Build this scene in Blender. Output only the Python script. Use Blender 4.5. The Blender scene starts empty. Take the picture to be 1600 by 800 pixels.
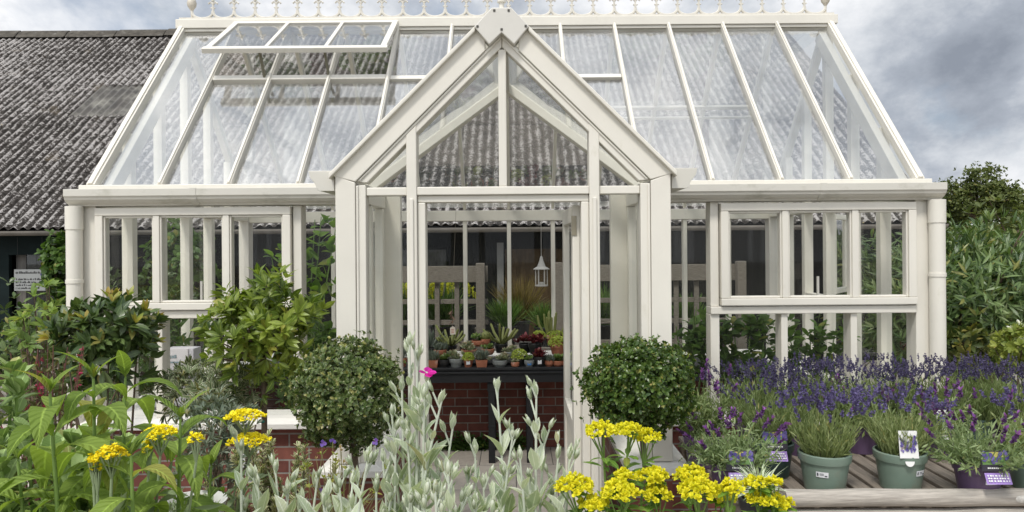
import bpy, math, random
import numpy as np
from mathutils import Vector, Matrix
R = math.radians
sc = bpy.context.scene
col = sc.collection
# ------------------------------------------------------------------ camera
EYE = 1.82; VPX, VPY, F = 804.0, 382.0, 1155.0; ROLL = R(0.45)
cd = bpy.data.cameras.new('camera'); cam = bpy.data.objects.new('camera', cd); col.objects.link(cam)
cd.sensor_width = 36; cd.lens = F / 1600 * 36
cd.shift_x = (800 - VPX) / 1600; cd.shift_y = (VPY - 400) / 1600
cd.clip_start = 0.05; cd.clip_end = 5000
cam.location = (0, 0, EYE); cam.rotation_euler = (R(90), ROLL, 0)
sc.camera = cam
# ------------------------------------------------------------------ light
SUN_EL, SUN_AZ = R(57), R(203)            # azimuth of the sun, clockwise from +Y
sd = Vector((math.sin(SUN_AZ) * math.cos(SUN_EL), math.cos(SUN_AZ) * math.cos(SUN_EL), math.sin(SUN_EL)))
ld = bpy.data.lights.new('sun', 'SUN'); lo = bpy.data.objects.new('sun', ld); col.objects.link(lo)
ld.energy = 1.5; ld.angle = R(10); ld.color = (1, .96, .9)
lo.rotation_euler = (-sd).to_track_quat('-Z', 'Y').to_euler()
w = bpy.data.worlds.new('World'); sc.world = w; w.use_nodes = True
nt = w.node_tree; nt.nodes.clear()
def NN(t, kind, **kw):
    n = t.nodes.new(kind)
    for k, v in kw.items():
        if k.startswith('i_'): n.inputs[k[2:].replace('_', ' ')].default_value = v
        else: setattr(n, k, v)
    return n
def ramp(t, fac, stops):
    r = NN(t, 'ShaderNodeValToRGB'); e = r.color_ramp.elements
    while len(e) < len(stops): e.new(.5)
    for x, (p, c) in zip(e, stops):
        x.position = p; x.color = (*c, 1) if len(c) == 3 else c
    t.links.new(fac, r.inputs[0]); return r.outputs[0]
def mixc(t, fac, a, b, mode='MIX'):
    m = NN(t, 'ShaderNodeMix', data_type='RGBA', blend_type=mode)
    for s, v in ((0, fac), (6, a), (7, b)):
        if hasattr(v, 'links') or hasattr(v, 'is_linked'): t.links.new(v, m.inputs[s])
        else: m.inputs[s].default_value = v if s == 0 else ((*v, 1) if len(v) == 3 else v)
    return m.outputs[2]
def mth(t, op, a, b=None, clamp=False):
    m = NN(t, 'ShaderNodeMath', operation=op, use_clamp=clamp)
    for s, v in ((0, a), (1, b)):
        if v is None: continue
        if hasattr(v, 'is_linked'): t.links.new(v, m.inputs[s])
        else: m.inputs[s].default_value = v
    return m.outputs[0]
sky = NN(nt, 'ShaderNodeTexSky', sky_type='NISHITA', sun_disc=False, sun_elevation=SUN_EL, sun_rotation=SUN_AZ)
tc = NN(nt, 'ShaderNodeTexCoord')
sep = NN(nt, 'ShaderNodeSeparateXYZ'); nt.links.new(tc.outputs['Generated'], sep.inputs[0])
zz = mth(nt, 'ADD', mth(nt, 'MAXIMUM', sep.outputs[2], 0.0), 0.22)
cx_ = NN(nt, 'ShaderNodeCombineXYZ')
nt.links.new(sep.outputs[0], cx_.inputs[0]); nt.links.new(sep.outputs[1], cx_.inputs[1]); nt.links.new(mth(nt, 'MULTIPLY', sep.outputs[2], 1.35), cx_.inputs[2])
n1 = NN(nt, 'ShaderNodeTexNoise', i_Scale=2.1, i_Detail=9.0, i_Roughness=.55, i_Distortion=.25)
mp = NN(nt, 'ShaderNodeMapping'); mp.inputs['Location'].default_value = (3.1, 1.7, 0.4); mp.inputs['Scale'].default_value = (1, 1, 1)
nt.links.new(cx_.outputs[0], mp.inputs[0]); nt.links.new(mp.outputs[0], n1.inputs[0])
mp2 = NN(nt, 'ShaderNodeMapping'); mp2.inputs['Location'].default_value = (6.143, 28.229, 20.719); mp2.inputs['Scale'].default_value = (1, 1, 1.15)
n2 = NN(nt, 'ShaderNodeTexNoise', i_Scale=3.1, i_Detail=12.0, i_Roughness=.60, i_Distortion=.1)
nt.links.new(cx_.outputs[0], mp2.inputs[0]); nt.links.new(mp2.outputs[0], n2.inputs[0])
cloud = ramp(nt, n2.outputs[0], [(.32, (.21, .235, .28)), (.42, (.32, .35, .40)), (.50, (.50, .525, .56)), (.61, (.74, .745, .76))])
cover = ramp(nt, n1.outputs[0], [(.30, (0, 0, 0)), (.42, (1, 1, 1))])
dot = NN(nt, 'ShaderNodeVectorMath', operation='DOT_PRODUCT'); nt.links.new(tc.outputs['Generated'], dot.inputs[0]); dot.inputs[1].default_value = sd
glow = mth(nt, 'ADD', 1.0, mth(nt, 'MULTIPLY', mth(nt, 'POWER', mth(nt, 'MAXIMUM', dot.outputs['Value'], 0.0), 2.0), 1.1))
b1 = NN(nt, 'ShaderNodeBackground', i_Strength=0.06); nt.links.new(sky.outputs[0], b1.inputs[0])
b2 = NN(nt, 'ShaderNodeBackground'); nt.links.new(cloud, b2.inputs[0]); nt.links.new(mth(nt, 'MULTIPLY', glow, 0.8), b2.inputs[1])
mx = NN(nt, 'ShaderNodeMixShader'); nt.links.new(cover, mx.inputs[0]); nt.links.new(b1.outputs[0], mx.inputs[1]); nt.links.new(b2.outputs[0], mx.inputs[2])
wo = NN(nt, 'ShaderNodeOutputWorld'); nt.links.new(mx.outputs[0], wo.inputs[0])
vs = sc.view_settings; vs.view_transform = 'Standard'; vs.look = 'None'; vs.exposure = 0.78; vs.gamma = 1
cy = sc.cycles
cy.max_bounces = 10; cy.diffuse_bounces = 3; cy.glossy_bounces = 3; cy.transmission_bounces = 6; cy.transparent_max_bounces = 40
cy.use_denoising = True; cy.caustics_reflective = False; cy.caustics_refractive = False
cy.sample_clamp_indirect = 6
# ------------------------------------------------------------------ helpers
def P(px, py, Y):
    a, b = px - VPX, VPY - py
    c, s = math.cos(ROLL), math.sin(ROLL)
    return Vector(((a * c + b * s) * Y / F, Y, EYE + (-a * s + b * c) * Y / F))
def link(name, me, mat=None, parent=None):
    o = bpy.data.objects.new(name, me); col.objects.link(o)
    if mat is not None and me is not None: me.materials.append(mat)
    if parent is not None:
        o.parent = parent
        if parent.get('_root'): o.matrix_parent_inverse = Matrix.Translation(-parent.location)
    return o
def tag(o, label, cat, group=None, kind=None):
    if label: o['label'] = label
    if cat: o['category'] = cat
    if group: o['group'] = group
    if kind: o['kind'] = kind
    return o
def thing(name, label, cat, loc=(0, 0, 0), group=None):
    o = bpy.data.objects.new(name, None); col.objects.link(o); o.empty_display_size = .1
    o.location = loc; o['_root'] = 1
    return tag(o, label, cat, group)
def copy_tree(o, loc, rz=0, sc_=1, label=None, parent=None):
    c = o.copy(); col.objects.link(c)
    if parent is None:
        c.location = loc; c.rotation_euler = (0, 0, rz); c.scale = (sc_,) * 3
        if label: c['label'] = label
    else: c.parent = parent
    for ch in list(o.children): copy_tree(ch, None, parent=c)
    return c
class MB:
    def __init__(s): s.v = []; s.f = []
    def add(s, vs, fs):
        b = len(s.v); s.v += [tuple(x) for x in vs]; s.f += [tuple(b + i for i in f) for f in fs]
    def box(s, x0, x1, y0, y1, z0, z1):
        s.add([(x0, y0, z0), (x1, y0, z0), (x1, y1, z0), (x0, y1, z0), (x0, y0, z1), (x1, y0, z1), (x1, y1, z1), (x0, y1, z1)],
              [(0, 3, 2, 1), (4, 5, 6, 7), (0, 1, 5, 4), (1, 2, 6, 5), (2, 3, 7, 6), (3, 0, 4, 7)]); return s
    def bar(s, p, q, wd, ht, up=(0, 0, 1)):
        p, q, up = Vector(p), Vector(q), Vector(up); d = (q - p).normalized()
        sd_ = d.cross(up).normalized(); u = sd_.cross(d)
        a, b = sd_ * wd / 2, u * ht / 2
        s.add([p - a - b, p + a - b, p + a + b, p - a + b, q - a - b, q + a - b, q + a + b, q - a + b],
              [(0, 1, 2, 3), (7, 6, 5, 4), (0, 4, 5, 1), (1, 5, 6, 2), (2, 6, 7, 3), (3, 7, 4, 0)]); return s
    def prism(s, pts, ext):
        n = len(pts); pts = [Vector(p) for p in pts]; e = Vector(ext)
        s.add(pts + [p + e for p in pts], [tuple(range(n))[::-1], tuple(range(n, 2 * n))] + [(i, (i + 1) % n, n + (i + 1) % n, n + i) for i in range(n)]); return s
    def tube(s, path, rad, n=8, cap=True):
        path = [Vector(p) for p in path]
        if not hasattr(rad, '__len__'): rad = [rad] * len(path)
        vs, fs = [], []; prev = None
        for i, p in enumerate(path):
            d = (path[min(i + 1, len(path) - 1)] - path[max(i - 1, 0)]).normalized()
            if prev is None:
                a = d.cross(Vector((0, 1, 0.013)))
                if a.length < 1e-3: a = d.cross(Vector((1, 0, 0)))
                a.normalize()
            else: a = (prev - d * prev.dot(d)).normalized()
            prev = a; b = d.cross(a)
            for k in range(n):
                t = 2 * math.pi * k / n; vs.append(p + (a * math.cos(t) + b * math.sin(t)) * rad[i])
        for i in range(len(path) - 1):
            for k in range(n):
                fs.append((i * n + k, i * n + (k + 1) % n, (i + 1) * n + (k + 1) % n, (i + 1) * n + k))
        if cap: fs += [tuple(range(n))[::-1], tuple(range((len(path) - 1) * n, len(path) * n))]
        s.add(vs, fs); return s
    def lathe(s, prof, c=(0, 0, 0), n=20, sx=1, sy=1):
        vs, fs = [], []
        for r, z in prof:
            for k in range(n):
                t = 2 * math.pi * k / n; vs.append((c[0] + r * math.cos(t) * sx, c[1] + r * math.sin(t) * sy, c[2] + z))
        for i in range(len(prof) - 1):
            for k in range(n): fs.append((i * n + k, i * n + (k + 1) % n, (i + 1) * n + (k + 1) % n, (i + 1) * n + k))
        s.add(vs, fs); return s
    def build(s, name, mat, parent=None, smooth=False, bevel=0):
        me = bpy.data.meshes.new(name); me.from_pydata(s.v, [], s.f); me.update()
        if smooth:
            me.polygons.foreach_set('use_smooth', [True] * len(me.polygons)); me.set_sharp_from_angle(angle=R(38))
        o = link(name, me, mat, parent)
        if bevel:
            m = o.modifiers.new('bevel', 'BEVEL'); m.width = bevel; m.segments = 2; m.limit_method = 'ANGLE'
        return o
# ---- instanced-template meshes (leaves, petals, buds): one mesh per part
def tpl_leaf(st):
    v, t, uv = [], [], []; prev = None
    for u, wd in st:
        if wd == 0:
            ids = [len(v)]; v.append((u, 0, 0)); uv.append((u, .5))
        else:
            ids = [len(v), len(v) + 1, len(v) + 2]
            v += [(u, -wd / 2, wd / 2), (u, 0, 0), (u, wd / 2, wd / 2)]; uv += [(u, 0), (u, .5), (u, 1)]
        if prev is not None:
            if len(prev) == 1 and len(ids) == 3: t += [(prev[0], ids[1], ids[0]), (prev[0], ids[2], ids[1])]
            elif len(prev) == 3 and len(ids) == 1: t += [(prev[0], prev[1], ids[0]), (prev[1], prev[2], ids[0])]
            else: t += [(prev[0], prev[1], ids[1]), (prev[0], ids[1], ids[0]), (prev[1], prev[2], ids[2]), (prev[1], ids[2], ids[1])]
        prev = ids
    return np.array(v, float), np.array(t), np.array(uv, float)
DIA = (np.array([(0, 0, 0), (.45, -.5, .5), (.45, .5, .5), (1, 0, 0)], float), np.array([(0, 3, 1), (0, 2, 3)]), np.array([(0, .5), (.45, 0), (.45, 1), (1, .5)], float))
OVAL = tpl_leaf([(0, 0), (.2, .7), (.5, 1), (.8, .75), (1, 0)])
LANCE = tpl_leaf([(0, 0), (.12, .35), (.3, .85), (.5, 1), (.7, .75), (.88, .3), (1, 0)])
LONG = tpl_leaf([(0, .10), (.06, .14), (.14, .5), (.24, .82), (.36, 1), (.5, .97), (.64, .78), (.78, .52), (.9, .24), (1, 0)])
STRAP = tpl_leaf([(0, .8), (.3, 1), (.65, .8), (1, 0)])
def tpl_blob(nr=4, ns=6, shape=None):
    v, t, uv = [(0, 0, 0)], [], [(0, .5)]
    for i in range(1, nr):
        a = i / nr; r = math.sin(math.pi * a) * .5 if shape is None else shape(a) * .5
        for k in range(ns):
            th = 2 * math.pi * k / ns; v.append((a, r * math.cos(th), r * math.sin(th))); uv.append((a, k / ns))
    v.append((1, 0, 0)); uv.append((1, .5)); L = len(v) - 1
    for k in range(ns):
        t.append((0, 1 + (k + 1) % ns, 1 + k)); b = 1 + (nr - 2) * ns; t.append((L, b + k, b + (k + 1) % ns))
        for i in range(nr - 2):
            a0 = 1 + i * ns; a1 = a0 + ns
            t += [(a0 + k, a0 + (k + 1) % ns, a1 + (k + 1) % ns), (a0 + k, a1 + (k + 1) % ns, a1 + k)]
    return np.array(v, float), np.array(t), np.array(uv, float)
BLOB = tpl_blob(); BLOBHI = tpl_blob(7, 9)
def unit(a): return a / np.maximum(np.linalg.norm(a, axis=-1, keepdims=True), 1e-9)
class LB:
    def __init__(s): s.V = []; s.T = []; s.U = []; s.Rn = []; s.n = 0
    def add(s, P_, D, N, L, W, bend=0, tpl=DIA, fold=.25, rnd=None, rng=None):
        v, t, uv = tpl; P_ = np.atleast_2d(np.asarray(P_, float)); n = len(P_)
        if n == 0: return s
        D = unit(np.broadcast_to(np.asarray(D, float), (n, 3))); N = np.broadcast_to(np.asarray(N, float), (n, 3))
        S = np.cross(D, N); bad = np.linalg.norm(S, axis=1) < 1e-3
        if bad.any(): S = S.copy(); S[bad] = np.cross(D[bad], np.array((0.31, .9, .2)))
        S = unit(S); N = np.cross(S, D)
        L = np.broadcast_to(np.asarray(L, float), (n,))[:, None]; W = np.broadcast_to(np.asarray(W, float), (n,))[:, None]
        B = np.broadcast_to(np.asarray(bend, float), (n,))[:, None]; B = np.where(np.abs(B) < 1e-3, 1e-3, B)
        u = v[None, :, 0]; bu = B * u
        al = L * np.sin(bu) / B; dn = L * (1 - np.cos(bu)) / B
        nl = N[:, None, :] * np.cos(bu)[..., None] + D[:, None, :] * np.sin(bu)[..., None]
        X = P_[:, None, :] + D[:, None, :] * al[..., None] - N[:, None, :] * dn[..., None] + S[:, None, :] * (W * v[None, :, 1])[..., None]
        fz = 1.0 if tpl is BLOB or tpl is BLOBHI else fold
        X = X + nl * (W * v[None, :, 2] * fz)[..., None]
        s.V.append(X.reshape(-1, 3)); k = len(v)
        s.T.append((t[None] + (s.n + np.arange(n) * k)[:, None, None]).reshape(-1, 3)); s.U.append(np.tile(uv, (n, 1)))
        if rnd is None: rnd = (rng or np.random.default_rng(n)).random(n)
        s.Rn.append(np.repeat(np.broadcast_to(rnd, (n,)), k)); s.n += n * k; return s
    def build(s, name, mat, parent=None, smooth=True):
        V = np.concatenate(s.V); T = np.concatenate(s.T); U = np.concatenate(s.U); Rn = np.concatenate(s.Rn)
        me = bpy.data.meshes.new(name)
        me.vertices.add(len(V)); me.vertices.foreach_set('co', V.astype(np.float32).ravel())
        me.loops.add(T.size); me.loops.foreach_set('vertex_index', T.astype(np.int32).ravel())
        me.polygons.add(len(T)); me.polygons.foreach_set('loop_start', np.arange(0, T.size, 3, dtype=np.int32))
        me.polygons.foreach_set('loop_total', np.full(len(T), 3, np.int32))
        me.polygons.foreach_set('use_smooth', np.full(len(T), smooth))
        me.update(calc_edges=True)
        ul = me.uv_layers.new(name='UVMap'); ul.data.foreach_set('uv', U[T.ravel()].astype(np.float32).ravel())
        at = me.attributes.new('rnd', 'FLOAT', 'POINT'); at.data.foreach_set('value', Rn.astype(np.float32))
        return link(name, me, mat, parent)
def sph(rng, n):
    return unit(rng.normal(size=(n, 3)))
def rosette(lb, rng, tips, dirs, k, L, W, ang=(.5, 1.3), bend=.4, tpl=LANCE, fold=.2, Lv=.25, rnd=None):
    tips = np.asarray(tips, float); dirs = unit(np.asarray(dirs, float)); n = len(tips)
    a = np.repeat(dirs, k, 0); p = np.repeat(tips, k, 0)
    e = unit(np.cross(a, sph(rng, n * k))); th = rng.uniform(*ang, n * k)[:, None]
    D = a * np.cos(th) + e * np.sin(th); N = a * np.sin(th) - e * np.cos(th)
    ll = L * (1 + rng.uniform(-Lv, Lv, n * k)); rr = None if rnd is None else np.clip(np.repeat(rnd, k) + rng.normal(0, .12, n * k), 0, 1)
    lb.add(p + D * .1 * L, D, N + 1e-3, ll, ll * W / L, bend * rng.uniform(.3, 1.3, n * k), tpl, fold, rr, rng)
# ------------------------------------------------------------------ materials
def newmat(name):
    m = bpy.data.materials.new(name); m.use_nodes = True; t = m.node_tree
    b = t.nodes['Principled BSDF']; return m, t, b
def mat(name, c, rough=.5, var=.12, scale=6, bump=0, spec=.5, metal=0, dirt=None, dscale=3, dth=(.55, .75), stretch=None):
    m, t, b = newmat(name); tcn = NN(t, 'ShaderNodeTexCoord'); src = tcn.outputs['Object']
    if stretch:
        mpn = NN(t, 'ShaderNodeMapping'); mpn.inputs['Scale'].default_value = stretch; t.links.new(src, mpn.inputs[0]); src = mpn.outputs[0]
    n = NN(t, 'ShaderNodeTexNoise', i_Scale=scale, i_Detail=6.0, i_Roughness=.6); t.links.new(src, n.inputs[0])
    c = Vector(c); colr = ramp(t, n.outputs[0], [(.3, tuple(c * (1 - var))), (.7, tuple(c * (1 + var)))])
    if dirt:
        n2 = NN(t, 'ShaderNodeTexNoise', i_Scale=dscale, i_Detail=9.0, i_Roughness=.7); t.links.new(src, n2.inputs[0])
        f = ramp(t, n2.outputs[0], [(dth[0], (0, 0, 0)), (dth[1], (1, 1, 1))])
        colr = mixc(t, f, colr, dirt)
    t.links.new(colr, b.inputs['Base Color']); b.inputs['Roughness'].default_value = rough
    b.inputs['Metallic'].default_value = metal; b.inputs['Specular IOR Level'].default_value = spec
    if bump:
        bp = NN(t, 'ShaderNodeBump', i_Strength=bump, i_Distance=.01); t.links.new(n.outputs[0], bp.inputs['Height']); t.links.new(bp.outputs[0], b.inputs['Normal'])
    return m
def leafmat(name, c1, c2, tr=.35, rough=.45, edge=None, ew=(.35, .6), tip=None, tipw=(.6, 1), vein=0, spec=.35, tc_=None, old_leaf=True):
    m, t, b = newmat(name); at = NN(t, 'ShaderNodeAttribute', attribute_name='rnd')
    cl = mixc(t, at.outputs['Fac'], c1, c2); old = ramp(t, at.outputs['Fac'], [(.955, (0, 0, 0)), (.985, (.55, .55, .55))])
    if old_leaf: cl = mixc(t, old, cl, (.34, .27, .07))
    uv = NN(t, 'ShaderNodeUVMap'); sp = NN(t, 'ShaderNodeSeparateXYZ'); t.links.new(uv.outputs[0], sp.inputs[0])
    ab = mth(t, 'MULTIPLY', mth(t, 'ABSOLUTE', mth(t, 'SUBTRACT', sp.outputs[1], .5)), 2.0)
    if edge:
        tcn = NN(t, 'ShaderNodeTexCoord'); n = NN(t, 'ShaderNodeTexNoise', i_Scale=60.0, i_Detail=3.0); t.links.new(tcn.outputs['Object'], n.inputs[0])
        f = ramp(t, mth(t, 'ADD', ab, mth(t, 'MULTIPLY', mth(t, 'SUBTRACT', n.outputs[0], .5), .8)), [(ew[0], (0, 0, 0)), (ew[1], (1, 1, 1))])
        cl = mixc(t, f, cl, edge)
    if tip:
        f = ramp(t, sp.outputs[0], [(tipw[0], (0, 0, 0)), (tipw[1], (1, 1, 1))]); cl = mixc(t, f, cl, tip)
    if vein:
        # pale midrib and slightly raised side veins
        f = ramp(t, ab, [(.0, (1, 1, 1)), (.14, (0, 0, 0))]); cl = mixc(t, mth(t, 'MULTIPLY', f, .45), cl, tuple(min(1, x * 2.2 + .02) for x in c2))
        wv = mth(t, 'SINE', mth(t, 'ADD', mth(t, 'MULTIPLY', sp.outputs[0], 70.0), mth(t, 'MULTIPLY', ab, -9.0)))
        bp = NN(t, 'ShaderNodeBump', i_Strength=vein, i_Distance=.003); t.links.new(wv, bp.inputs['Height']); t.links.new(bp.outputs[0], b.inputs['Normal'])
    t.links.new(cl, b.inputs['Base Color']); b.inputs['Roughness'].default_value = rough; b.inputs['Specular IOR Level'].default_value = spec
    if tr:
        tl = NN(t, 'ShaderNodeBsdfTranslucent'); t.links.new(mixc(t, 1.0, cl, tc_ or (1.3, 1.35, .7), 'MULTIPLY'), tl.inputs[0])
        mxs = NN(t, 'ShaderNodeMixShader', i_Fac=tr); out = t.nodes['Material Output']
        t.links.new(b.outputs[0], mxs.inputs[1]); t.links.new(tl.outputs[0], mxs.inputs[2]); t.links.new(mxs.outputs[0], out.inputs[0])
    return m
def glass(name, refl=.05, dust=.04, tint=(.985, .988, .983), dcol=(.8, .83, .85), fres=.45):
    m, t, b = newmat(name); t.nodes.remove(b); out = t.nodes['Material Output']
    tr = NN(t, 'ShaderNodeBsdfTransparent'); tr.inputs[0].default_value = (*tint, 1)
    gl = NN(t, 'ShaderNodeBsdfGlossy'); gl.inputs['Roughness'].default_value = .02; gl.inputs[0].default_value = (1, 1, 1, 1)
    lw = NN(t, 'ShaderNodeLayerWeight', i_Blend=.5)
    f = mth(t, 'ADD', mth(t, 'MULTIPLY', mth(t, 'POWER', lw.outputs['Facing'], 5.0), fres), refl, True)
    m1 = NN(t, 'ShaderNodeMixShader'); t.links.new(f, m1.inputs[0]); t.links.new(tr.outputs[0], m1.inputs[1]); t.links.new(gl.outputs[0], m1.inputs[2])
    df = NN(t, 'ShaderNodeBsdfDiffuse'); df.inputs[0].default_value = (*dcol, 1)
    tcn = NN(t, 'ShaderNodeTexCoord'); n = NN(t, 'ShaderNodeTexNoise', i_Scale=5.0, i_Detail=8.0, i_Roughness=.7); t.links.new(tcn.outputs['Object'], n.inputs[0])
    oi = NN(t, 'ShaderNodeObjectInfo')
    dd = mth(t, 'MULTIPLY', ramp(t, n.outputs[0], [(.35, (dust * .4,) * 3), (.75, (dust * 1.8,) * 3)]), mth(t, 'ADD', mth(t, 'MULTIPLY', oi.outputs['Random'], .9), .55))
    m2 = NN(t, 'ShaderNodeMixShader'); t.links.new(dd, m2.inputs[0]); t.links.new(m1.outputs[0], m2.inputs[1]); t.links.new(df.outputs[0], m2.inputs[2])
    t.links.new(m2.outputs[0], out.inputs[0]); return m
def brickmat(name, c1, c2, mortar, bw=.225, rh=.075, ms=.01, rough=.85, bump=.6, flat=False, var=.3):
    m, t, b = newmat(name); tcn = NN(t, 'ShaderNodeTexCoord'); sp = NN(t, 'ShaderNodeSeparateXYZ'); t.links.new(tcn.outputs['Object'], sp.inputs[0])
    cb = NN(t, 'ShaderNodeCombineXYZ')
    if flat: t.links.new(sp.outputs[0], cb.inputs[0]); t.links.new(sp.outputs[1], cb.inputs[1])
    else: t.links.new(mth(t, 'ADD', sp.outputs[0], sp.outputs[1]), cb.inputs[0]); t.links.new(sp.outputs[2], cb.inputs[1])
    br = NN(t, 'ShaderNodeTexBrick', i_Scale=1.0); t.links.new(cb.outputs[0], br.inputs[0])
    for k, v in (('Brick Width', bw), ('Row Height', rh), ('Mortar Size', ms / 2), ('Mortar Smooth', .15), ('Bias', 0)): br.inputs[k].default_value = v
    br.inputs['Color1'].default_value = (*c1, 1); br.inputs['Color2'].default_value = (*c2, 1); br.inputs['Mortar'].default_value = (*mortar, 1)
    n = NN(t, 'ShaderNodeTexNoise', i_Scale=14.0, i_Detail=8.0, i_Roughness=.7); t.links.new(tcn.outputs['Object'], n.inputs[0])
    v = ramp(t, n.outputs[0], [(.25, (1 - var,) * 3), (.75, (1 + var,) * 3)])
    t.links.new(mixc(t, 1.0, br.outputs[0], v, 'MULTIPLY'), b.inputs['Base Color']); b.inputs['Roughness'].default_value = rough
    h = mth(t, 'ADD', mth(t, 'MULTIPLY', br.outputs['Fac'], -1.0), mth(t, 'MULTIPLY', n.outputs[0], .4))
    bp = NN(t, 'ShaderNodeBump', i_Strength=bump, i_Distance=.006); t.links.new(h, bp.inputs['Height']); t.links.new(bp.outputs[0], b.inputs['Normal'])
    return m
PAINT = mat('cream_paint', (.715, .685, .61), .42, .05, 5, .05, dirt=(.52, .49, .39), dscale=10, dth=(.6, .9), stretch=(1, 1, .5))
PAINT2 = mat('cream_paint_inside', (.80, .77, .67), .5, .04, 5, .03, dirt=(.55, .53, .46), dscale=5, dth=(.6, .85))
GUTTER = mat('cast_gutter_paint', (.60, .58, .52), .4, .04, 4, .03, dirt=(.34, .33, .26), dscale=7, dth=(.53, .8), stretch=(.6, 1, 1))
SILLM = mat('sill_paint', (.80, .78, .73), .45, .04, 9, .03, dirt=(.55, .5, .43), dscale=9, dth=(.62, .85))
GROOF = glass('roof_glass', .19, .040, fres=.7); GWALL = glass('wall_glass', .008, .004, fres=.7, dcol=(.62, .62, .58))
BRICK = brickmat('red_brick', (.15, .05, .038), (.225, .078, .056), (.27, .25, .225))
SLABS = brickmat('stone_paving', (.42, .37, .32), (.5, .45, .39), (.12, .11, .1), .61, .61, .008, .8, .4, True, .18)
BLACKP = mat('black_paint', (.012, .013, .015), .6, .2, 10)
WOODG = mat('weathered_timber', (.155, .138, .112), .85, .35, 10, .5, stretch=(2, 2, 14), dirt=(.16, .135, .11), dscale=6)
WOODX = mat('weathered_rail', (.40, .365, .32), .85, .25, 8, .5, stretch=(1.2, 12, 12), dirt=(.2, .175, .15), dscale=5)
WOODY = mat('weathered_slat', (.22, .185, .15), .85, .3, 8, .5, stretch=(14, 1.2, 14), dirt=(.1, .09, .07), dscale=4)
METAL = mat('dark_metal', (.05, .05, .05), .4, .2, 10, metal=.8)
# ================================================================== ground
g = MB(); g.add([(-300, -60, -.004), (300, -60, -.004), (300, 900, -.004), (-300, 900, -.004)], [(0, 1, 2, 3)])
tag(g.build('ground', mat('gravel_ground', (.22, .20, .17), .95, .35, 40, .6, dirt=(.12, .13, .07), dscale=1.5)), None, None, kind='structure')
pv = MB(); pv.add([(-6, 0, 0), (6, 0, 0), (6, 8.0, 0), (-6, 8.0, 0)], [(0, 1, 2, 3)])
tag(pv.build('paving', SLABS), None, None, kind='structure')
# ================================================================== greenhouse
CX = -.05; XL, XR = CX - 2.39, CX + 2.39; Y0, Y1, Y2 = 4.28, 5.50, 6.72
ZE, ZR = 2.16, 3.45; BAY = 4.78 / 12; SILL = .835
YP = 3.37; ZPA = 2.885; PW = .755            # porch front, apex, half width
GH = thing('greenhouse', 'cream painted timber greenhouse with gabled porch, ridge cresting and brick base', 'greenhouse', (CX, Y0, 0))
def part(mb, name, m=PAINT, p=GH, bevel=.004, smooth=False): return mb.build(name, m, p, smooth, bevel)
def sl(x, t, off=0):                          # point on the front roof slope
    return Vector((x, Y0 + (Y1 - Y0) * t, ZE + (ZR - ZE) * t)) + Vector((0, -.726, .687)) * off
def sr(x, t, off=0):
    return Vector((x, Y2 - (Y2 - Y1) * t, ZE + (ZR - ZE) * t)) + Vector((0, .726, .687)) * off
UF, UB = (0, -.726, .687), (0, .726, .687)
XI = [XL + BAY * k for k in range(13)]
# brick dwarf walls (front left, front right, back, sides, porch cheeks)
for (x0, x1, y0, y1) in ((XL - .02, CX - PW + .02, Y0 - .06, Y0 + .16), (CX + PW - .02, XR + .02, Y0 - .06, Y0 + .16), (XL - .02, XR + .02, Y2 - .1, Y2 + .06),
                         (XL - .03, XL + .18, Y0 + .161, Y2 - .101), (XR - .18, XR + .03, Y0 + .161, Y2 - .101),
                         (CX - PW, CX - PW + .2, YP - .03, Y0 - .061), (CX + PW - .2, CX + PW, YP - .03, Y0 - .061)):
    b = MB().box(x0, x1, y0, y1, .001, SILL - .045); part(b, 'dwarf_wall', BRICK, bevel=0)
for (x0, x1, y0, y1) in ((XL - .07, CX - PW - .001, Y0 - .13, Y0 + .17), (CX + PW + .001, XR + .07, Y0 - .13, Y0 + .17), (XL - .07, XR + .07, Y2 - .11, Y2 + .1),
                         (XL - .08, XL + .19, Y0 + .171, Y2 - .111), (XR - .19, XR + .08, Y0 + .171, Y2 - .111),
                         (CX - PW - .075, CX - PW + .215, YP - .10, Y0 - .131), (CX + PW - .215, CX + PW + .075, YP - .10, Y0 - .131)):
    m = MB(); m.add([(x0, y0, SILL - .044), (x1, y0, SILL - .044), (x1, y1, SILL - .044), (x0, y1, SILL - .044),
                     (x0, y0, SILL - .012), (x1, y0, SILL - .012), (x1, y1, SILL - .012), (x0, y1, SILL - .012),
                     (x0 + .05, y0 + .06, SILL + .006), (x1 - .05, y0 + .06, SILL + .006), (x1 - .05, y1 - .01, SILL + .006), (x0 + .05, y1 - .01, SILL + .006)],
                    [(0, 3, 2, 1), (0, 1, 5, 4), (1, 2, 6, 5), (2, 3, 7, 6), (3, 0, 4, 7), (4, 5, 9, 8), (5, 6, 10, 9), (6, 7, 11, 10), (7, 4, 8, 11), (8, 9, 10, 11)])
    part(m, 'sill', SILLM)
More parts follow.
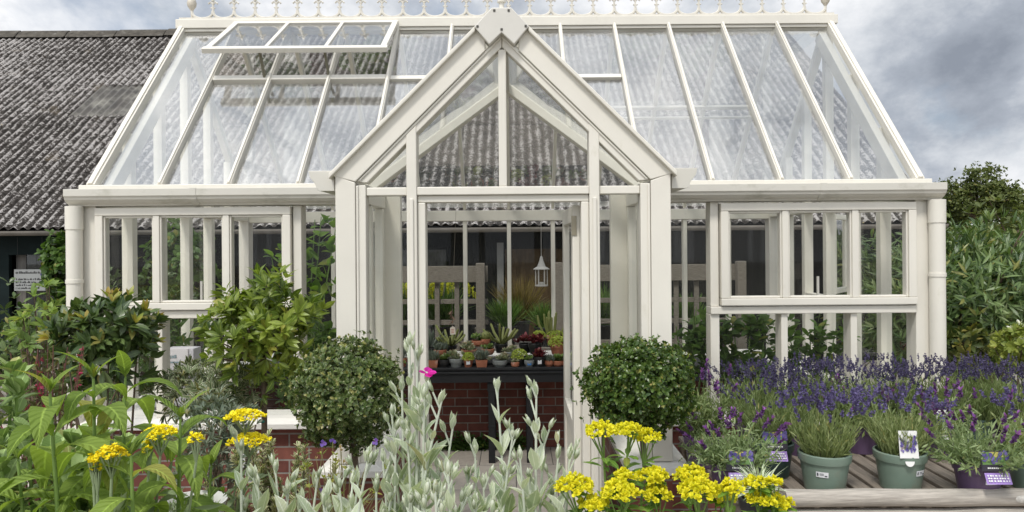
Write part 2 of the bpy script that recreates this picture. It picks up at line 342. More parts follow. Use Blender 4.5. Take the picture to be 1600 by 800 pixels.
# corner posts, front wall studs, transoms, eaves plate
S1 = SILL + .007; ZT = 2.055
for x in (XL, XR):
    part(MB().box(x - .045, x + .045, Y0 - .05, Y0 + .06, S1, ZT + .05), 'corner_post')
    part(MB().box(x - .045, x + .045, Y2 - .06, Y2 + .05, S1, ZT + .05), 'corner_post')
for k in (1, 2, 3, 9, 10, 11):
    big = k in (3, 9); wd = .026 if big else .019; x = XI[k]
    part(MB().box(x - wd, x + wd, Y0 - .045, Y0 + .055, S1, 1.412), 'wall_stud')
    if big: part(MB().box(x - .024, x + .024, Y0 - .045, Y0 + .055, 1.4555, ZT), 'wall_stud')
for (a, b) in ((XL + .046, XI[3] + .026), (XI[9] - .026, XR - .046)):
    part(MB().box(a, b, Y0 - .06, Y0 + .05, 1.4125, 1.455), 'transom')
for (a, b) in ((XL - .06, CX - PW + .03), (CX + PW - .03, XR + .06)):
    part(MB().box(a, b, Y0 - .04, Y0 + .07, ZT + .001, ZE + .02), 'eaves_plate')
# opening casements above the transom, slightly proud of the wall
def casement(a, b, mulls):
    f = MB(); y0, y1 = Y0 - .075, Y0 - .01; z0, z1 = 1.462, 2.046
    f.box(a, b, y0, y1, z1 - .045, z1); f.box(a, b, y0 - .004, y1, z0, z0 + .04)
    f.box(a, a + .045, y0, y1, z0 + .041, z1 - .046); f.box(b - .045, b, y0, y1, z0 + .041, z1 - .046)
    for x in mulls: f.box(x - .018, x + .018, y0 + .004, y1, z0 + .041, z1 - .046)
    # inner glazing bead
    xs = [a + .045] + [v for x in mulls for v in (x - .018, x + .018)] + [b - .045]
    for i in range(0, len(xs), 2):
        p, q = xs[i], xs[i + 1]
        f.box(p, p + .01, y0 + .012, y1 - .005, z0 + .041, z1 - .046); f.box(q - .01, q, y0 + .012, y1 - .005, z0 + .041, z1 - .046)
        f.box(p + .0101, q - .0101, y0 + .012, y1 - .005, z1 - .058, z1 - .0461); f.box(p + .0101, q - .0101, y0 + .012, y1 - .005, z0 + .0411, z0 + .053)
    wn = part(f, 'window')
    gl = MB()
    for i in range(0, len(xs), 2): gl.box(xs[i] + .0102, xs[i + 1] - .0102, y0 + .03, y0 + .034, z0 + .055, z1 - .059)
    gl.build('pane', GWALL, wn)
    h = MB(); xm = (a + b) / 2 + .02; h.box(xm - .006, xm + .006, y1 + .001, y1 + .012, z0 + .02, z0 + .16); h.build('handle', mat('latch_metal', (.5, .48, .44), .4), wn)
casement(XL + .05, XI[3] - .03, (XI[1], XI[2]))
casement(XI[9] + .03, XR - .05, (XI[10], XI[11]))
def pane(pts, m=GWALL, th=(0, .004, 0), name='wall_pane', p=GH):
    return MB().prism(pts, th).build(name, m, p)
for i in list(range(0, 3)) + list(range(9, 12)):           # lower fixed lights
    a, b = XI[i] + .02, XI[i + 1] - .02
    pane([(a, Y0 + .01, S1), (b, Y0 + .01, S1), (b, Y0 + .01, 1.412), (a, Y0 + .01, 1.412)])
for (a, b) in ((XI[3] + .026, CX - PW - .001), (CX + PW + .001, XI[9] - .026)):  # tall lights next to the porch
    pane([(a, Y0 + .01, S1), (b, Y0 + .01, S1), (b, Y0 + .01, ZT), (a, Y0 + .01, ZT)])
# gutters: ogee profile
def gut(a, b):
    y = Y0 - .041
    pr = [(y, 2.15), (y - .095, 2.15), (y - .095, 2.11), (y - .088, 2.103), (y - .084, 2.09), (y - .066, 2.075), (y - .045, 2.064), (y - .04, 2.056), (y, 2.056)]
    return part(MB().prism([(a, p, z) for p, z in pr], (b - a, 0, 0)), 'gutter', GUTTER, bevel=.002)
gut(XL - .09, CX - PW - .002); gut(CX + PW + .002, XR + .09)
for x in (XL + .62, XR - .62):
    j = MB().prism([(x, p - (.003 if p < Y0 - .05 else 0), z + dz) for (p, z), dz in zip([(Y0 - .05, 2.152), (Y0 - .136, 2.152), (Y0 - .136, 2.11), (Y0 - .129, 2.102), (Y0 - .125, 2.089), (Y0 - .107, 2.073), (Y0 - .086, 2.061), (Y0 - .05, 2.053)], [0] * 8)], (.035, 0, 0))
    part(j, 'gutter_joint', GUTTER, bevel=.001)
for sx, x in ((-1, XL - .055), (1, XR + .055)):             # round downpipes with collars
    d = MB(); yc = Y0 - .09
    d.lathe([(.0, .002), (.043, .002), (.043, 2.052), (0, 2.052)], (x, yc, 0), 18)
    for z, hh in ((1.925, .13), (1.62, .02), (.9, .02)):
        d.lathe([(.0425, z - .001), (.047, z), (.047, z + hh), (.0425, z + hh + .001)], (x, yc, 0), 18)
    for z in (1.62, .9): d.box(x - .06 if sx < 0 else x - .02, x + .02 if sx < 0 else x + .06, yc + .03, Y0 - .05, z, z + .014)
    part(d, 'downpipe', PAINT, bevel=0, smooth=True)
# ---- front roof
def t0(x):
    d = abs(x - CX); return .56 * (1 - d / .79) if d < .79 else 0
for k, x in enumerate(XI):
    wd = .05 if k in (0, 12) else .026
    a, b = t0(x), .985
    br = MB().bar(sl(x, a, .012), sl(x, b, .012), wd, .05, UF)
    br.bar(sl(x, a, .042), sl(x, b, .042), wd * .55, .012, UF)
    part(br, 'glazing_bar', bevel=.003)
    if k in (0, 12):                                         # inner rafter of the gable frame
        s = 1 if k == 0 else -1
        part(MB().bar(sl(x + s * .05, .01, -.075), sl(x + s * .05, .97, -.075), .05, .09, UF), 'rafter', PAINT2)
for i in range(12):
    a, b = XI[i] + .013, XI[i + 1] - .013
    ta, tb = t0(a), t0(b)
    if i in (1, 2, 3): pts = [sl(a, 0), sl(b, 0), sl(b, .595), sl(a, .595)]
    elif abs((a + b) / 2 - CX) > .85: pts = [sl(a, 0), sl(b, 0), sl(b, .98), sl(a, .98)]
    else: pts = [sl(a, ta), sl(b, tb), sl(b, .98), sl(a, .98)]
    n = Vector(UF) * .004
    pane(pts, GROOF, n, 'roof_pane')
for a, b, t in ((4, 5, .605), (8, 7, .605)):                 # cross bars beside the porch roof
    xa, xb = sorted((XI[a], XI[b])); part(MB().bar(sl(xa + .014, t, .012), sl(xb - .014, t, .012), .04, .03, UF), 'cross_bar')
part(MB().bar(sl(XI[1] + .014, .605, .012), sl(XI[4] - .014, .605, .012), .05, .045, UF), 'cross_bar')
# roof vent: a sash hinged under the ridge and propped open
VT = Vector((0, -.53, -.33)); H0 = sl(0, .975, .055); vn = Vector((0, -.33, .53)).normalized()
def vp(x, u, off=0): return Vector((x, H0.y + VT.y * u, H0.z + VT.z * u)) + vn * off
va, vb = XI[1] - .005, XI[4] + .005
f = MB()
for x in (va + .02, XI[2], XI[3], vb - .02): f.bar(vp(x, .0 if x in (va + .02, vb - .02) else .03), vp(x, .965), .04 if x in (va + .02, vb - .02) else .026, .03, vn)
f.bar(vp(va, .02), vp(vb, .02), .045, .034, vn); f.bar(vp(va - .01, 1), vp(vb + .01, 1), .05, .034, vn)
VENT = part(f, 'roof_vent', bevel=.003)
MB().prism([vp(va + .04, .04), vp(vb - .04, .04), vp(vb - .04, .97), vp(va + .04, .97)], vn * .004).build('pane', GROOF, VENT)
vsm = mat('vent_stay', (.16, .15, .10), .5)
for x in (va + .35, vb - .42): MB().bar(vp(x, .93, -.02), sl(x + .03, .56, -.12), .022, .014, (1, 0, 0)).build('stay', vsm, VENT)
# ---- back roof, back wall
for k, x in enumerate(XI):
    part(MB().bar(sr(x, 0, -.0), sr(x, .985, -.0), .05 if k in (0, 12) else .026, .06, UB), 'glazing_bar', PAINT2, bevel=0)
for i in range(12):
    a, b = XI[i] + .013, XI[i + 1] - .013
    pane([sr(a, 0), sr(b, 0), sr(b, .98), sr(a, .98)], GROOF, Vector(UB) * .004, 'roof_pane')
f = MB(); f.bar(sr(XI[8], .60, -.03), sr(XI[11], .60, -.03), .03, .03, UB); f.bar(sr(XI[8], .545, -.03), sr(XI[11], .545, -.03), .02, .02, UB)
part(f, 'cross_bar', PAINT2)
part(MB().box(XL - .05, XR + .05, Y2 - .05, Y2 + .05, 2.035, 2.13), 'eaves_plate', PAINT2)
for k in range(1, 12):
    x = XI[k]; part(MB().box(x - .018, x + .018, Y2 - .035, Y2 + .035, S1, 2.034), 'wall_stud', PAINT2)
for i in range(12):
    a, b = XI[i] + .014, XI[i + 1] - .014
    pane([(a, Y2, S1), (b, Y2, S1), (b, Y2, 2.034), (a, Y2, 2.034)])
# ---- side walls and gables
for s, x in ((-1, XL), (1, XR)):
    part(MB().box(x - .04, x + .04, Y0 + .072, Y2 - .052, 2.05, 2.12), 'eaves_plate', PAINT2)
    ys = [Y0 + (Y2 - Y0) / 6 * k for k in range(7)]
    def gz(y): return ZE + (ZR - ZE) * (1 - abs(y - Y1) / (Y1 - Y0))
    for k in range(1, 6):
        y = ys[k]
        part(MB().box(x - .035, x + .035, y - .03, y + .03, S1, 2.049), 'wall_stud', PAINT2)
        part(MB().box(x - .03, x + .03, y - .03, y + .03, 2.121, gz(y) - .05), 'gable_stud', PAINT2)
    for k in range(6):
        a, b = ys[k] + .03, ys[k + 1] - .03
        if not (s > 0 and k == 3): pane([(x, a, S1), (x, b, S1), (x, b, 2.049), (x, a, 2.049)], GWALL, (.004, 0, 0))
        pane([(x, a, 2.121), (x, b, 2.121), (x, b, gz(b) - .03), (x, a, gz(a) - .03)], GWALL, (.004, 0, 0), 'gable_pane')
    if s > 0: part(MB().box(x - .03, x + .03, ys[3] + .031, ys[4] - .031, 1.38, 1.42), 'transom', PAINT2)
# side window propped open at the right end
f = MB(); ya, yb = ys[3] + .03, ys[4] - .03
ang = R(38)
def sw(u, z): return Vector((XR + .04 + math.sin(ang) * u, ya + math.cos(ang) * u, z))
for u in (.02, .36): f.bar(sw(u, 1.43), sw(u, 2.03), .04, .035, (1, 0, 0))
for z in (1.45, 2.01): f.bar(sw(.04, z), sw(.34, z), .035, .04)
SW = part(f, 'side_window', PAINT2)
MB().prism([sw(.04, 1.47), sw(.34, 1.47), sw(.34, 1.99), sw(.04, 1.99)], (.004, 0, 0)).build('pane', GWALL, SW)
# ---- ridge, cresting, finials
YR = Y1 - .07
rd = MB().box(XL - .04, XR + .05, YR, Y1 + .07, ZR - .022, ZR + .045); rd.box(XL - .03, XR + .04, YR + .012, Y1 + .058, ZR - .045, ZR - .0225)
part(rd, 'ridge_board')
cr = MB(); zb = ZR + .046; yc = YR + .03; xs0, xs1 = XL + .07, XR - .03; nA = 30; pit = (xs1 - xs0) / nA
cr.box(XL - .02, XR + .03, yc - .012, yc + .012, zb, zb + .016)
for i in range(nA):
    xa = xs0 + pit * i
    pts = [(xa + pit * (.5 - .5 * math.cos(math.pi * t / 10)), yc, zb + .066 - .056 * math.sin(math.pi * t / 10) ** .8) for t in range(11)]
    cr.tube(pts, .011, 6, False)
for i in range(nA + 1):
    xa = xs0 + pit * i; z = zb + .06
    if i in (0, nA): continue
    cr.tube([(xa, yc, z), (xa, yc, z + .085)], [.009, .006], 5)
    cr.tube([(xa - .016, yc, z + .03), (xa, yc, z + .022), (xa + .016, yc, z + .03)], .006, 5)
    cr.tube([(xa - .034, yc, z + .058), (xa - .018, yc, z + .072), (xa, yc, z + .05), (xa + .018, yc, z + .072), (xa + .034, yc, z + .058)], .0075, 5)
    cr.lathe([(0, .065), (.013, .08), (.012, .095), (0, .115)], (xa, yc, z), 6)
part(cr, 'ridge_cresting', mat('cresting_paint', (.66, .63, .56), .5, .1, 20), bevel=0, smooth=True)
for x in (xs0, xs1):
    part(MB().lathe([(.007, .0), (.008, .05), (.014, .062), (.03, .085), (.034, .11), (.027, .135), (.012, .165), (0, .20)], (x, yc, zb + .015), 14), 'finial', mat('finial_paint', (.62, .57, .48), .5, .15, 20), bevel=0, smooth=True)
# ---- porch: posts, bargeboards, glazing, roof
TH = Vector((CX, YP - .02, 0))
def px3(px, py, Y): v = P(px, py, Y); return v
ap = 2.90                                                   # outer apex of the bargeboard
BS = (ap - 2.137) / .768                                     # slope of the barge
def bz(dx, drop): return ap - BS * abs(dx) - drop
for s in (-1, 1):
    X = lambda d: CX + s * d
    # outer board: mitred foot on the post
    bo = [(X(.10), bz(.10, 0)), (X(.768), bz(.768, 0)), (X(.668), bz(.668, .136)), (X(.075), bz(.075, .136))]
    bo = [(X(.075), bz(.075, 0)), (X(.770), bz(.770, 0)), (X(.662), bz(.662, .136)), (X(.075), bz(.075, .136))]
    part(MB().prism([(x, YP - .06, z) for x, z in bo], (0, .05, 0)), 'bargeboard')
    cap = [(X(.118), bz(.118, -.012)), (X(.775), bz(.775, -.012)), (X(.775), bz(.775, .012)), (X(.118), bz(.118, .012))]
    part(MB().prism([(x, YP - .085, z) for x, z in cap], (0, .11, 0)), 'bargeboard')
    inn = [(X(0.001), bz(0, .138)), (X(.660), bz(.660, .138)), (X(.612), bz(.612, .190)), (X(.001), bz(.001, .190))]
    part(MB().prism([(x, YP - .045, z) for x, z in inn], (0, .06, 0)), 'gable_moulding')
    part(MB().prism([(x, YP - .052, z) for x, z in [(X(0.001), bz(0, .139)), (X(.655), bz(.655, .139)), (X(.643), bz(.643, .152)), (X(.001), bz(.001, .152))]], (0, .006, 0)), 'gable_moulding')
    # post: flat outer face and moulded inner edge
    x0, x1 = sorted((X(.752), X(.664))); zt = 2.128
    po = MB(); po.prism([(X(.752), YP - .058, S1), (X(.663), YP - .058, S1), (X(.663), YP - .058, bz(.663, .138)), (X(.752), YP - .058, bz(.752, .018))], (0, .10, 0))
    part(po, 'porch_post')
    pm = MB(); a, b = sorted((X(.662), X(.618))); pm.box(a, b, YP - .044, YP + .03, S1, bz(.622, .19)); a, b = sorted((X(.661), X(.650))); pm.box(a, b, YP - .052, YP - .0445, S1, bz(.655, .16))
    part(pm, 'porch_post')
    # mullion beside the door, running up into the gable and down to the step
    pm = MB(); a, b = sorted((X(.434), X(.388))); pm.prism([(X(.434), YP - .05, .02), (X(.388), YP - .05, .02), (X(.388), YP - .05, bz(.388, .153)), (X(.434), YP - .05, bz(.434, .153))], (0, .09, 0)); a, b = sorted((X(.420), X(.402))); pm.box(a, b, YP - .06, YP - .0505, .02, 2.03)
    part(pm, 'door_post')
    for (p, q) in ((.617, .4345),):
        a, b = sorted((X(p), X(q))); part(MB().box(a, b, YP - .035, YP + .03, 2.045, 2.082), 'porch_transom')
    a, b = sorted((X(.617), X(.4345)))
    pane([(a, YP, S1), (b, YP, S1), (b, YP, 2.044), (a, YP, 2.044)], GWALL, (0, .004, 0), 'porch_pane')
    pane([(X(.617), YP, 2.083), (X(.4345), YP, 2.083), (X(.4345), YP, bz(.4345, .189)), (X(.617), YP, bz(.617, .189))], GWALL, (0, .004, 0), 'porch_pane')
    pane([(X(.387), YP, 2.083), (X(.019), YP, 2.083), (X(.019), YP, bz(.019, .189)), (X(.387), YP, bz(.387, .189))], GWALL, (0, .004, 0), 'porch_pane')
    # side of the porch: back post, panels, wall plate, gutter, roof
    a, b = sorted((X(.74), X(.60))); part(MB().box(a, b, Y0 - .058, Y0 - .0, S1, 2.12), 'porch_post', PAINT2)
    part(MB().box(*sorted((X(.745), X(.685))), YP + .045, Y0 - .06, 2.03, 2.125), 'wall_plate', PAINT2)
    for y in (YP + .10, YP + .46): part(MB().box(*sorted((X(.735), X(.69))), y, y + .045, S1, 2.029), 'wall_stud', PAINT2)
    part(MB().box(*sorted((X(.735), X(.69))), Y0 - .125, Y0 - .062, S1, 2.029), 'wall_stud', PAINT2)
    for (u, v) in ((YP + .146, YP + .459), (YP + .506, Y0 - .126)):
        pane([(X(.71), u, S1), (X(.71), v, S1), (X(.71), v, 2.029), (X(.71), u, 2.029)], GWALL, (.004, 0, 0), 'porch_pane')
    # gutter along the porch eave, ending in an ogee nose
    gp = [(X(.762), 2.16), (X(.880), 2.16), (X(.872), 2.128), (X(.848), 2.098), (X(.838), 2.072), (X(.826), 2.068), (X(.762), 2.068)]
    part(MB().prism([(x, YP - .03, z) for x, z in gp], (0, Y0 - .14 - YP + .03, 0)), 'gutter', GUTTER, bevel=.002)
    # porch roof slope
    e0, e1 = Vector((X(.76), YP - .02, 2.15)), Vector((X(.79), Y0, ZE)); a0, a1 = Vector((CX, YP - .02, ap + .0)), Vector((CX, Y0 + (Y1 - Y0) * .575, ap))
    nn = Vector((s * .72, 0, .69))
    pane([e0, a0, a1, e1], GROOF, nn * .004, 'roof_pane')
    for u in (.33, .66):
        p = e0.lerp(Vector((e0.x, Y0, e0.z)), u); q = a0.lerp(Vector((CX, Y0, ap)), u); q.x += s * .03; q.z -= .03
        part(MB().bar(p, q, .026, .05, nn), 'glazing_bar', PAINT2, bevel=0)
    part(MB().bar(Vector((X(.80), Y0 + .01, ZE - .02)), Vector((X(.012), a1.y, ap - .03)), .07, .06, nn), 'valley_bar', PAINT2)
    part(MB().bar(Vector((X(.80), Y0 - .08, ZE - .035)), Vector((X(.012), a1.y - .09, ap - .045)), .035, .05, nn), 'valley_bar', PAINT2)
part(MB().box(CX - .3875, CX + .3875, YP - .045, YP + .035, 2.045, 2.082), 'porch_transom')
part(MB().box(CX - .018, CX + .018, YP - .04, YP + .03, 2.0825, ap - .20), 'gable_mullion')
part(MB().bar((CX, YP + .04, ap - .03), (CX, Y0 + (Y1 - Y0) * .58, ap - .03), .05, .08), 'porch_ridge')
cp = [(-.044, ap - .028), (.044, ap - .028), (.122, ap - .112), (.055, bz(.055, .137)), (0, ap - .139), (-.055, bz(.055, .137)), (-.122, ap - .112)]
part(MB().prism([(CX + x, YP - .092, z) for x, z in cp], (0, .075, 0)), 'apex_plate', mat('apex_paint', (.62, .60, .55), .45, .04, 8))
scm = mat('screw_heads', (.06, .055, .045), .5)
for dx, dz in ((-.032, -.042), (.032, -.042), (0, -.126), (-.107, -.112), (.107, -.112)): MB().lathe([(0, .003), (.006, .003), (.007, 0)], n=10).build('screw', scm, None) if False else MB().box(CX + dx - .005, CX + dx + .005, YP - .0945, YP - .0925, ap + dz - .005, ap + dz + .005).build('screw', scm, bpy.data.objects['apex_plate'])
part(MB().lathe([(.012, 0), (.012, .03), (.02, .034), (.02, .042), (.009, .05), (.008, .12), (.02, .14), (.016, .165), (0, .19)], (CX, YP - .05, ap - .027), 10), 'finial', bevel=0, smooth=True)
# door frame and the open door leaf
df = MB(); df.box(CX - .3870, CX - .352, YP - .03, YP + .05, .0215, 2.012); df.box(CX + .352, CX + .387, YP - .03, YP + .05, .0215, 2.012); df.box(CX - .387, CX + .387, YP - .03, YP + .05, 2.0125, 2.0445)
part(df, 'door_frame')
part(MB().box(CX - .45, CX + .45, YP - .08, YP + .12, .001, .02), 'door_threshold', mat('step_stone', (.4, .37, .33), .8))
d = MB(); xd0, xd1 = CX + .318, CX + .353; da, db = YP + .055, YP + .76
d.box(xd0, xd1, da, da + .09, .03, 2.0); d.box(xd0, xd1, db - .09, db, .03, 2.0); d.box(xd0, xd1, da + .0905, db - .0905, 1.92, 2.0); d.box(xd0, xd1, da + .0905, db - .0905, .03, .22); d.box(xd0, xd1, da + .0905, db - .0905, .9, .98)
DOOR = part(d, 'door')
MB().prism([(xd0 + .015, da + .09, .981), (xd0 + .015, db - .09, .981), (xd0 + .015, db - .09, 1.919), (xd0 + .015, da + .09, 1.919)], (.004, 0, 0)).build('pane', GWALL, DOOR)
MB().prism([(xd0 + .01, da + .09, .221), (xd0 + .01, db - .09, .221), (xd0 + .01, db - .09, .899), (xd0 + .01, da + .09, .899)], (.012, 0, 0)).build('panel', PAINT2, DOOR)
for z in (1.86, .25):
    MB().box(xd0 - .004, xd0 + .02, YP + .0505, YP + .0545, z, z + .09).build('hinge', mat('hinge_steel', (.3, .27, .2), .4, metal=.6), DOOR)
# interior slab threshold strip of plants at the foot of the back wall comes later
# ================================================================== barn behind
BY0, BR = 11.0, 6.4; BZ0, BSL = 2.105, .742; BX0, BX1 = -15.0, 6.4
BARN = thing('barn', 'long low barn with a lichen covered corrugated sheet roof and dark timber wall', 'barn', (0, BY0, 0))
def roofmat():
    m, t, b = newmat('lichen_sheet'); tcn = NN(t, 'ShaderNodeTexCoord'); o = tcn.outputs['Object']
    at = NN(t, 'ShaderNodeAttribute', attribute_name='valley')
    n = NN(t, 'ShaderNodeTexNoise', i_Scale=6.5, i_Detail=10.0, i_Roughness=.72); t.links.new(o, n.inputs[0])
    n2 = NN(t, 'ShaderNodeTexNoise', i_Scale=.45, i_Detail=5.0, i_Roughness=.6); t.links.new(o, n2.inputs[0])
    n3 = NN(t, 'ShaderNodeTexVoronoi', i_Scale=9.0); t.links.new(o, n3.inputs['Vector'])
    n5 = NN(t, 'ShaderNodeTexNoise', i_Scale=26.0, i_Detail=6.0, i_Roughness=.75); t.links.new(o, n5.inputs[0])
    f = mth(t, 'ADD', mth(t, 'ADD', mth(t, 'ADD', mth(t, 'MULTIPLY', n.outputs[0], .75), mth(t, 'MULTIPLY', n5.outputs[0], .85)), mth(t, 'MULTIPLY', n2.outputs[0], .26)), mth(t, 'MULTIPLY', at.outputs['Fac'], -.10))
    c = ramp(t, f, [(.76, (.017, .0145, .0125)), (.91, (.050, .044, .039)), (1.04, (.125, .114, .105)), (1.19, (.36, .34, .325))])
    n4 = NN(t, 'ShaderNodeTexNoise', i_Scale=1.3, i_Detail=6.0, i_Roughness=.7, i_Distortion=.5); t.links.new(o, n4.inputs[0])
    c = mixc(t, ramp(t, n4.outputs[0], [(.60, (0, 0, 0)), (.70, (.5, .5, .5))]), c, (.16, .13, .09))
    sp = mth(t, 'MULTIPLY', ramp(t, n3.outputs['Distance'], [(.05, (1, 1, 1)), (.12, (0, 0, 0))]), ramp(t, n3.outputs['Color'], [(.86, (0, 0, 0)), (.88, (1, 1, 1))]))
    c = mixc(t, sp, c, (.42, .33, .16))
    t.links.new(c, b.inputs['Base Color']); b.inputs['Roughness'].default_value = .95; b.inputs['Specular IOR Level'].default_value = .2
    bp = NN(t, 'ShaderNodeBump', i_Strength=.9, i_Distance=.02); t.links.new(n5.outputs[0], bp.inputs['Height']); t.links.new(bp.outputs[0], b.inputs['Normal'])
    return m
ROOFM = roofmat()
def corr(x0, x1, r0, r1, zoff=0, pitch=.146, amp=.022, nper=8, seed=0):
    """one tier of corrugated sheet between runs r0..r1 as a mesh with a valley attribute"""
    rng = np.random.default_rng(seed); nx = int((x1 - x0) / pitch * nper); ny = 5
    xs = np.linspace(x0, x1, nx); ph = np.cos(2 * np.pi * xs / pitch)
    sh = (rng.random(int((x1 - x0) / 1.02) + 2) * .02)[((xs - x0) / 1.02).astype(int)]
    rr = np.linspace(r0, r1, ny); V = []
    for k, r in enumerate(rr):
        r_ = r - (sh if k == 0 else 0)
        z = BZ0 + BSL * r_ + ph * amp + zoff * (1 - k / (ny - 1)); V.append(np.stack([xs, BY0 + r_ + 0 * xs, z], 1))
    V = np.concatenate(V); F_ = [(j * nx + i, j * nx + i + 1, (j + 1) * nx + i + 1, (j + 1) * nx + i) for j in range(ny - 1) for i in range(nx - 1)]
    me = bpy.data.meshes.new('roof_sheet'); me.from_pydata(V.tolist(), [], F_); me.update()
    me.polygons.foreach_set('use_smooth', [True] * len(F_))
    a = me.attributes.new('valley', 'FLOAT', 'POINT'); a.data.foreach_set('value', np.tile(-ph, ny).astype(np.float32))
    return me
TI = [0, 1.35, 2.75, 4.15, 5.4, 6.4]
ms = []
me0 = None
for i in range(5):
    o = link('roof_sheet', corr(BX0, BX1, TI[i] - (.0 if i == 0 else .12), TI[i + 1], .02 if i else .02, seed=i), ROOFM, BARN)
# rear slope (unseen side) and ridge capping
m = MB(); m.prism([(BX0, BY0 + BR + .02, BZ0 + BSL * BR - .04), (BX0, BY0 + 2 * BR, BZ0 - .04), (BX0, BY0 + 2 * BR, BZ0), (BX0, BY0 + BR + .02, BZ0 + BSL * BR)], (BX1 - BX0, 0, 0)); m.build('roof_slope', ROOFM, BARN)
rng_ = random.Random(4)
x = BX0
while x < BX1:
    L = 1.15; z = BZ0 + BSL * BR; dz = rng_.uniform(-.015, .02)
    MB().prism([(x, BY0 + BR - .28, z - .14 + dz), (x, BY0 + BR - .12, z + .03 + dz), (x, BY0 + BR, z + .10 + dz), (x, BY0 + BR + .12, z + .03 + dz), (x, BY0 + BR + .28, z - .16 + dz), (x, BY0 + BR, z - .05)], (min(L - .02, BX1 - x), 0, 0)).build('ridge_cap', mat('mossy_ridge', (.07, .062, .05), .95, .5, 8, .8, dirt=(.2, .19, .17), dscale=5) if x == BX0 else bpy.data.materials['mossy_ridge'], BARN, bevel=.02); x += L
# translucent rooflight sheet
rm = mat('rooflight_sheet', (.06, .052, .043), .4, .3, 3, dirt=(.2, .19, .16), dscale=2.5, dth=(.45,.62))
o = link('rooflight', corr(-8.4, -7.35, 2.95, 4.5, .03, seed=9), rm, BARN)
# wall, gutter, fascia, door and windows
DARKW = mat('dark_boarding', (.007, .0075, .007), .85, .4, 5, .4, spec=.08, stretch=(12, 2, 1))
MB().box(BX0, -7.75, BY0 + .35, BY0 + .5, 0, 2.2).build('wall', DARKW, BARN)
MB().box(-6.72, BX1 - .1, BY0 + .35, BY0 + .5, 0, 2.2).build('wall', DARKW, BARN)
MB().box(-7.7499, -6.7201, BY0 + .35, BY0 + .5, 1.98, 2.2).build('wall', DARKW, BARN)
MB().prism([(BX1 - .1, BY0 + .35, 0), (BX1 - .1, BY0 + 2 * BR - .3, 0), (BX1 - .1, BY0 + 2 * BR - .3, 2.2), (BX1 - .1, BY0 + BR, BZ0 + BSL * BR - .1), (BX1 - .1, BY0 + .35, 2.2)], (-.12, 0, 0)).build('wall', DARKW, BARN)
MB().box(BX0, BX1, BY0 + .9, BY0 + 1.0, 0, 2.2).build('wall', mat('barn_back_lining', (.03, .03, .028), .9, .3), BARN)
gp = [(math.cos(a), math.sin(a)) for a in np.linspace(math.pi, 2 * math.pi, 9)]
MB().prism([(BX0, BY0 - .04 + .07 * c, BZ0 - .03 + .07 * s) for c, s in gp], (BX1 - BX0, 0, 0)).build('gutter', mat('old_gutter', (.22, .20, .175), .8, .25, 4, dirt=(.1, .1, .06), dscale=2), BARN, smooth=False)
fr = mat('teal_joinery', (.009, .016, .016), .75, .2, spec=.15)
f = MB(); f.box(-8.05, -7.72, BY0 + .28, BY0 + .349, 0, 2.05); f.box(-6.75, -6.6, BY0 + .28, BY0 + .349, 0, 2.05); f.box(-7.719, -6.751, BY0 + .28, BY0 + .349, 1.72, 2.05); f.build('door_frame', fr, BARN)
f = MB(); f.box(-7.70, -6.78, BY0 + .42, BY0 + .46, 0.02, .9); f.box(-7.70, -7.55, BY0 + .42, BY0 + .46, .901, 1.97); f.box(-6.93, -6.78, BY0 + .42, BY0 + .46, .901, 1.97); f.box(-7.549, -6.931, BY0 + .42, BY0 + .46, 1.84, 1.97)
bd = f.build('door', mat('barn_door_grey', (.16, .15, .135), .7, .25, 6, stretch=(6, 1, 1)), BARN)
MB().box(-7.549, -6.931, BY0 + .43, BY0 + .435, .901, 1.839).build('pane', glass('barn_glass', .05, .03, (.35, .4, .38)), bd)
for xx, mm in ((-1.55, 'grey_panel'), (.35, 'brown_panel')):
    pm = mat(mm, (.055, .055, .052) if mm == 'grey_panel' else (.05, .034, .018), .85, .35, 5, spec=.1, stretch=(5, 1, 1))
    MB().box(xx - .5, xx + .5, BY0 + .31, BY0 + .349, .1, 1.75).build('shutter', pm, BARN, bevel=.005)
    MB().box(xx - .62, xx - .52, BY0 + .29, BY0 + .3495, .1, 1.85).build('shutter_frame', mat('frame_grey', (.14, .14, .13), .8), BARN)
# ================================================================== plant kit
SOIL = mat('potting_soil', (.05, .035, .025), .95, .5, 60, .6)
TERRA = mat('terracotta', (.42, .155, .085), .8, .2, 12, .15, dirt=(.5, .42, .36), dscale=12)
POTG = mat('green_plastic', (.165, .225, .18), .42, .07, 8, dirt=(.20, .20, .15), dscale=9, dth=(.52, .78))
POTGD = mat('dark_green_plastic', (.05, .085, .075), .42, .1, 8, dirt=(.12, .13, .1), dscale=14, dth=(.6, .8))
POTP = mat('purple_plastic', (.105, .065, .13), .42, .08, 8, dirt=(.2, .17, .2), dscale=14, dth=(.6, .8))
POTK = mat('black_plastic', (.02, .02, .02), .45, .2, 8)
POTGR = mat('grey_plastic', (.22, .235, .23), .5, .12, 8)
CARD = mat('white_card', (.78, .78, .77), .5, .03, 10)
STICK = mat('white_sticker', (.74, .75, .77), .5, .03, 10)
INK = mat('print_ink', (.06, .06, .08), .6, .1)
BARK = mat('stem_bark', (.13, .095, .065), .85, .35, 25, .5, stretch=(3, 3, 1))
GSTEM = mat('green_stem', (.13, .22, .05), .6, .2, 20)
rng = np.random.default_rng(11)
def potmesh(rt, rb, h, n=24, rim=.018):
    m = MB(); m.lathe([(0, .004), (rb, 0), (rb + (rt - rb) * .80, h - rim * 1.9), (rt + .002, h - rim * 1.85), (rt + .005, h - rim), (rt + .005, h - .003), (rt + .002, h), (rt - .004, h), (rt - .006, h - .03)], n=n); return m
def soilmesh(rt, h): return MB().lathe([(0, h - .022), (rt * .5, h - .018), (rt - .006, h - .026)], n=18)
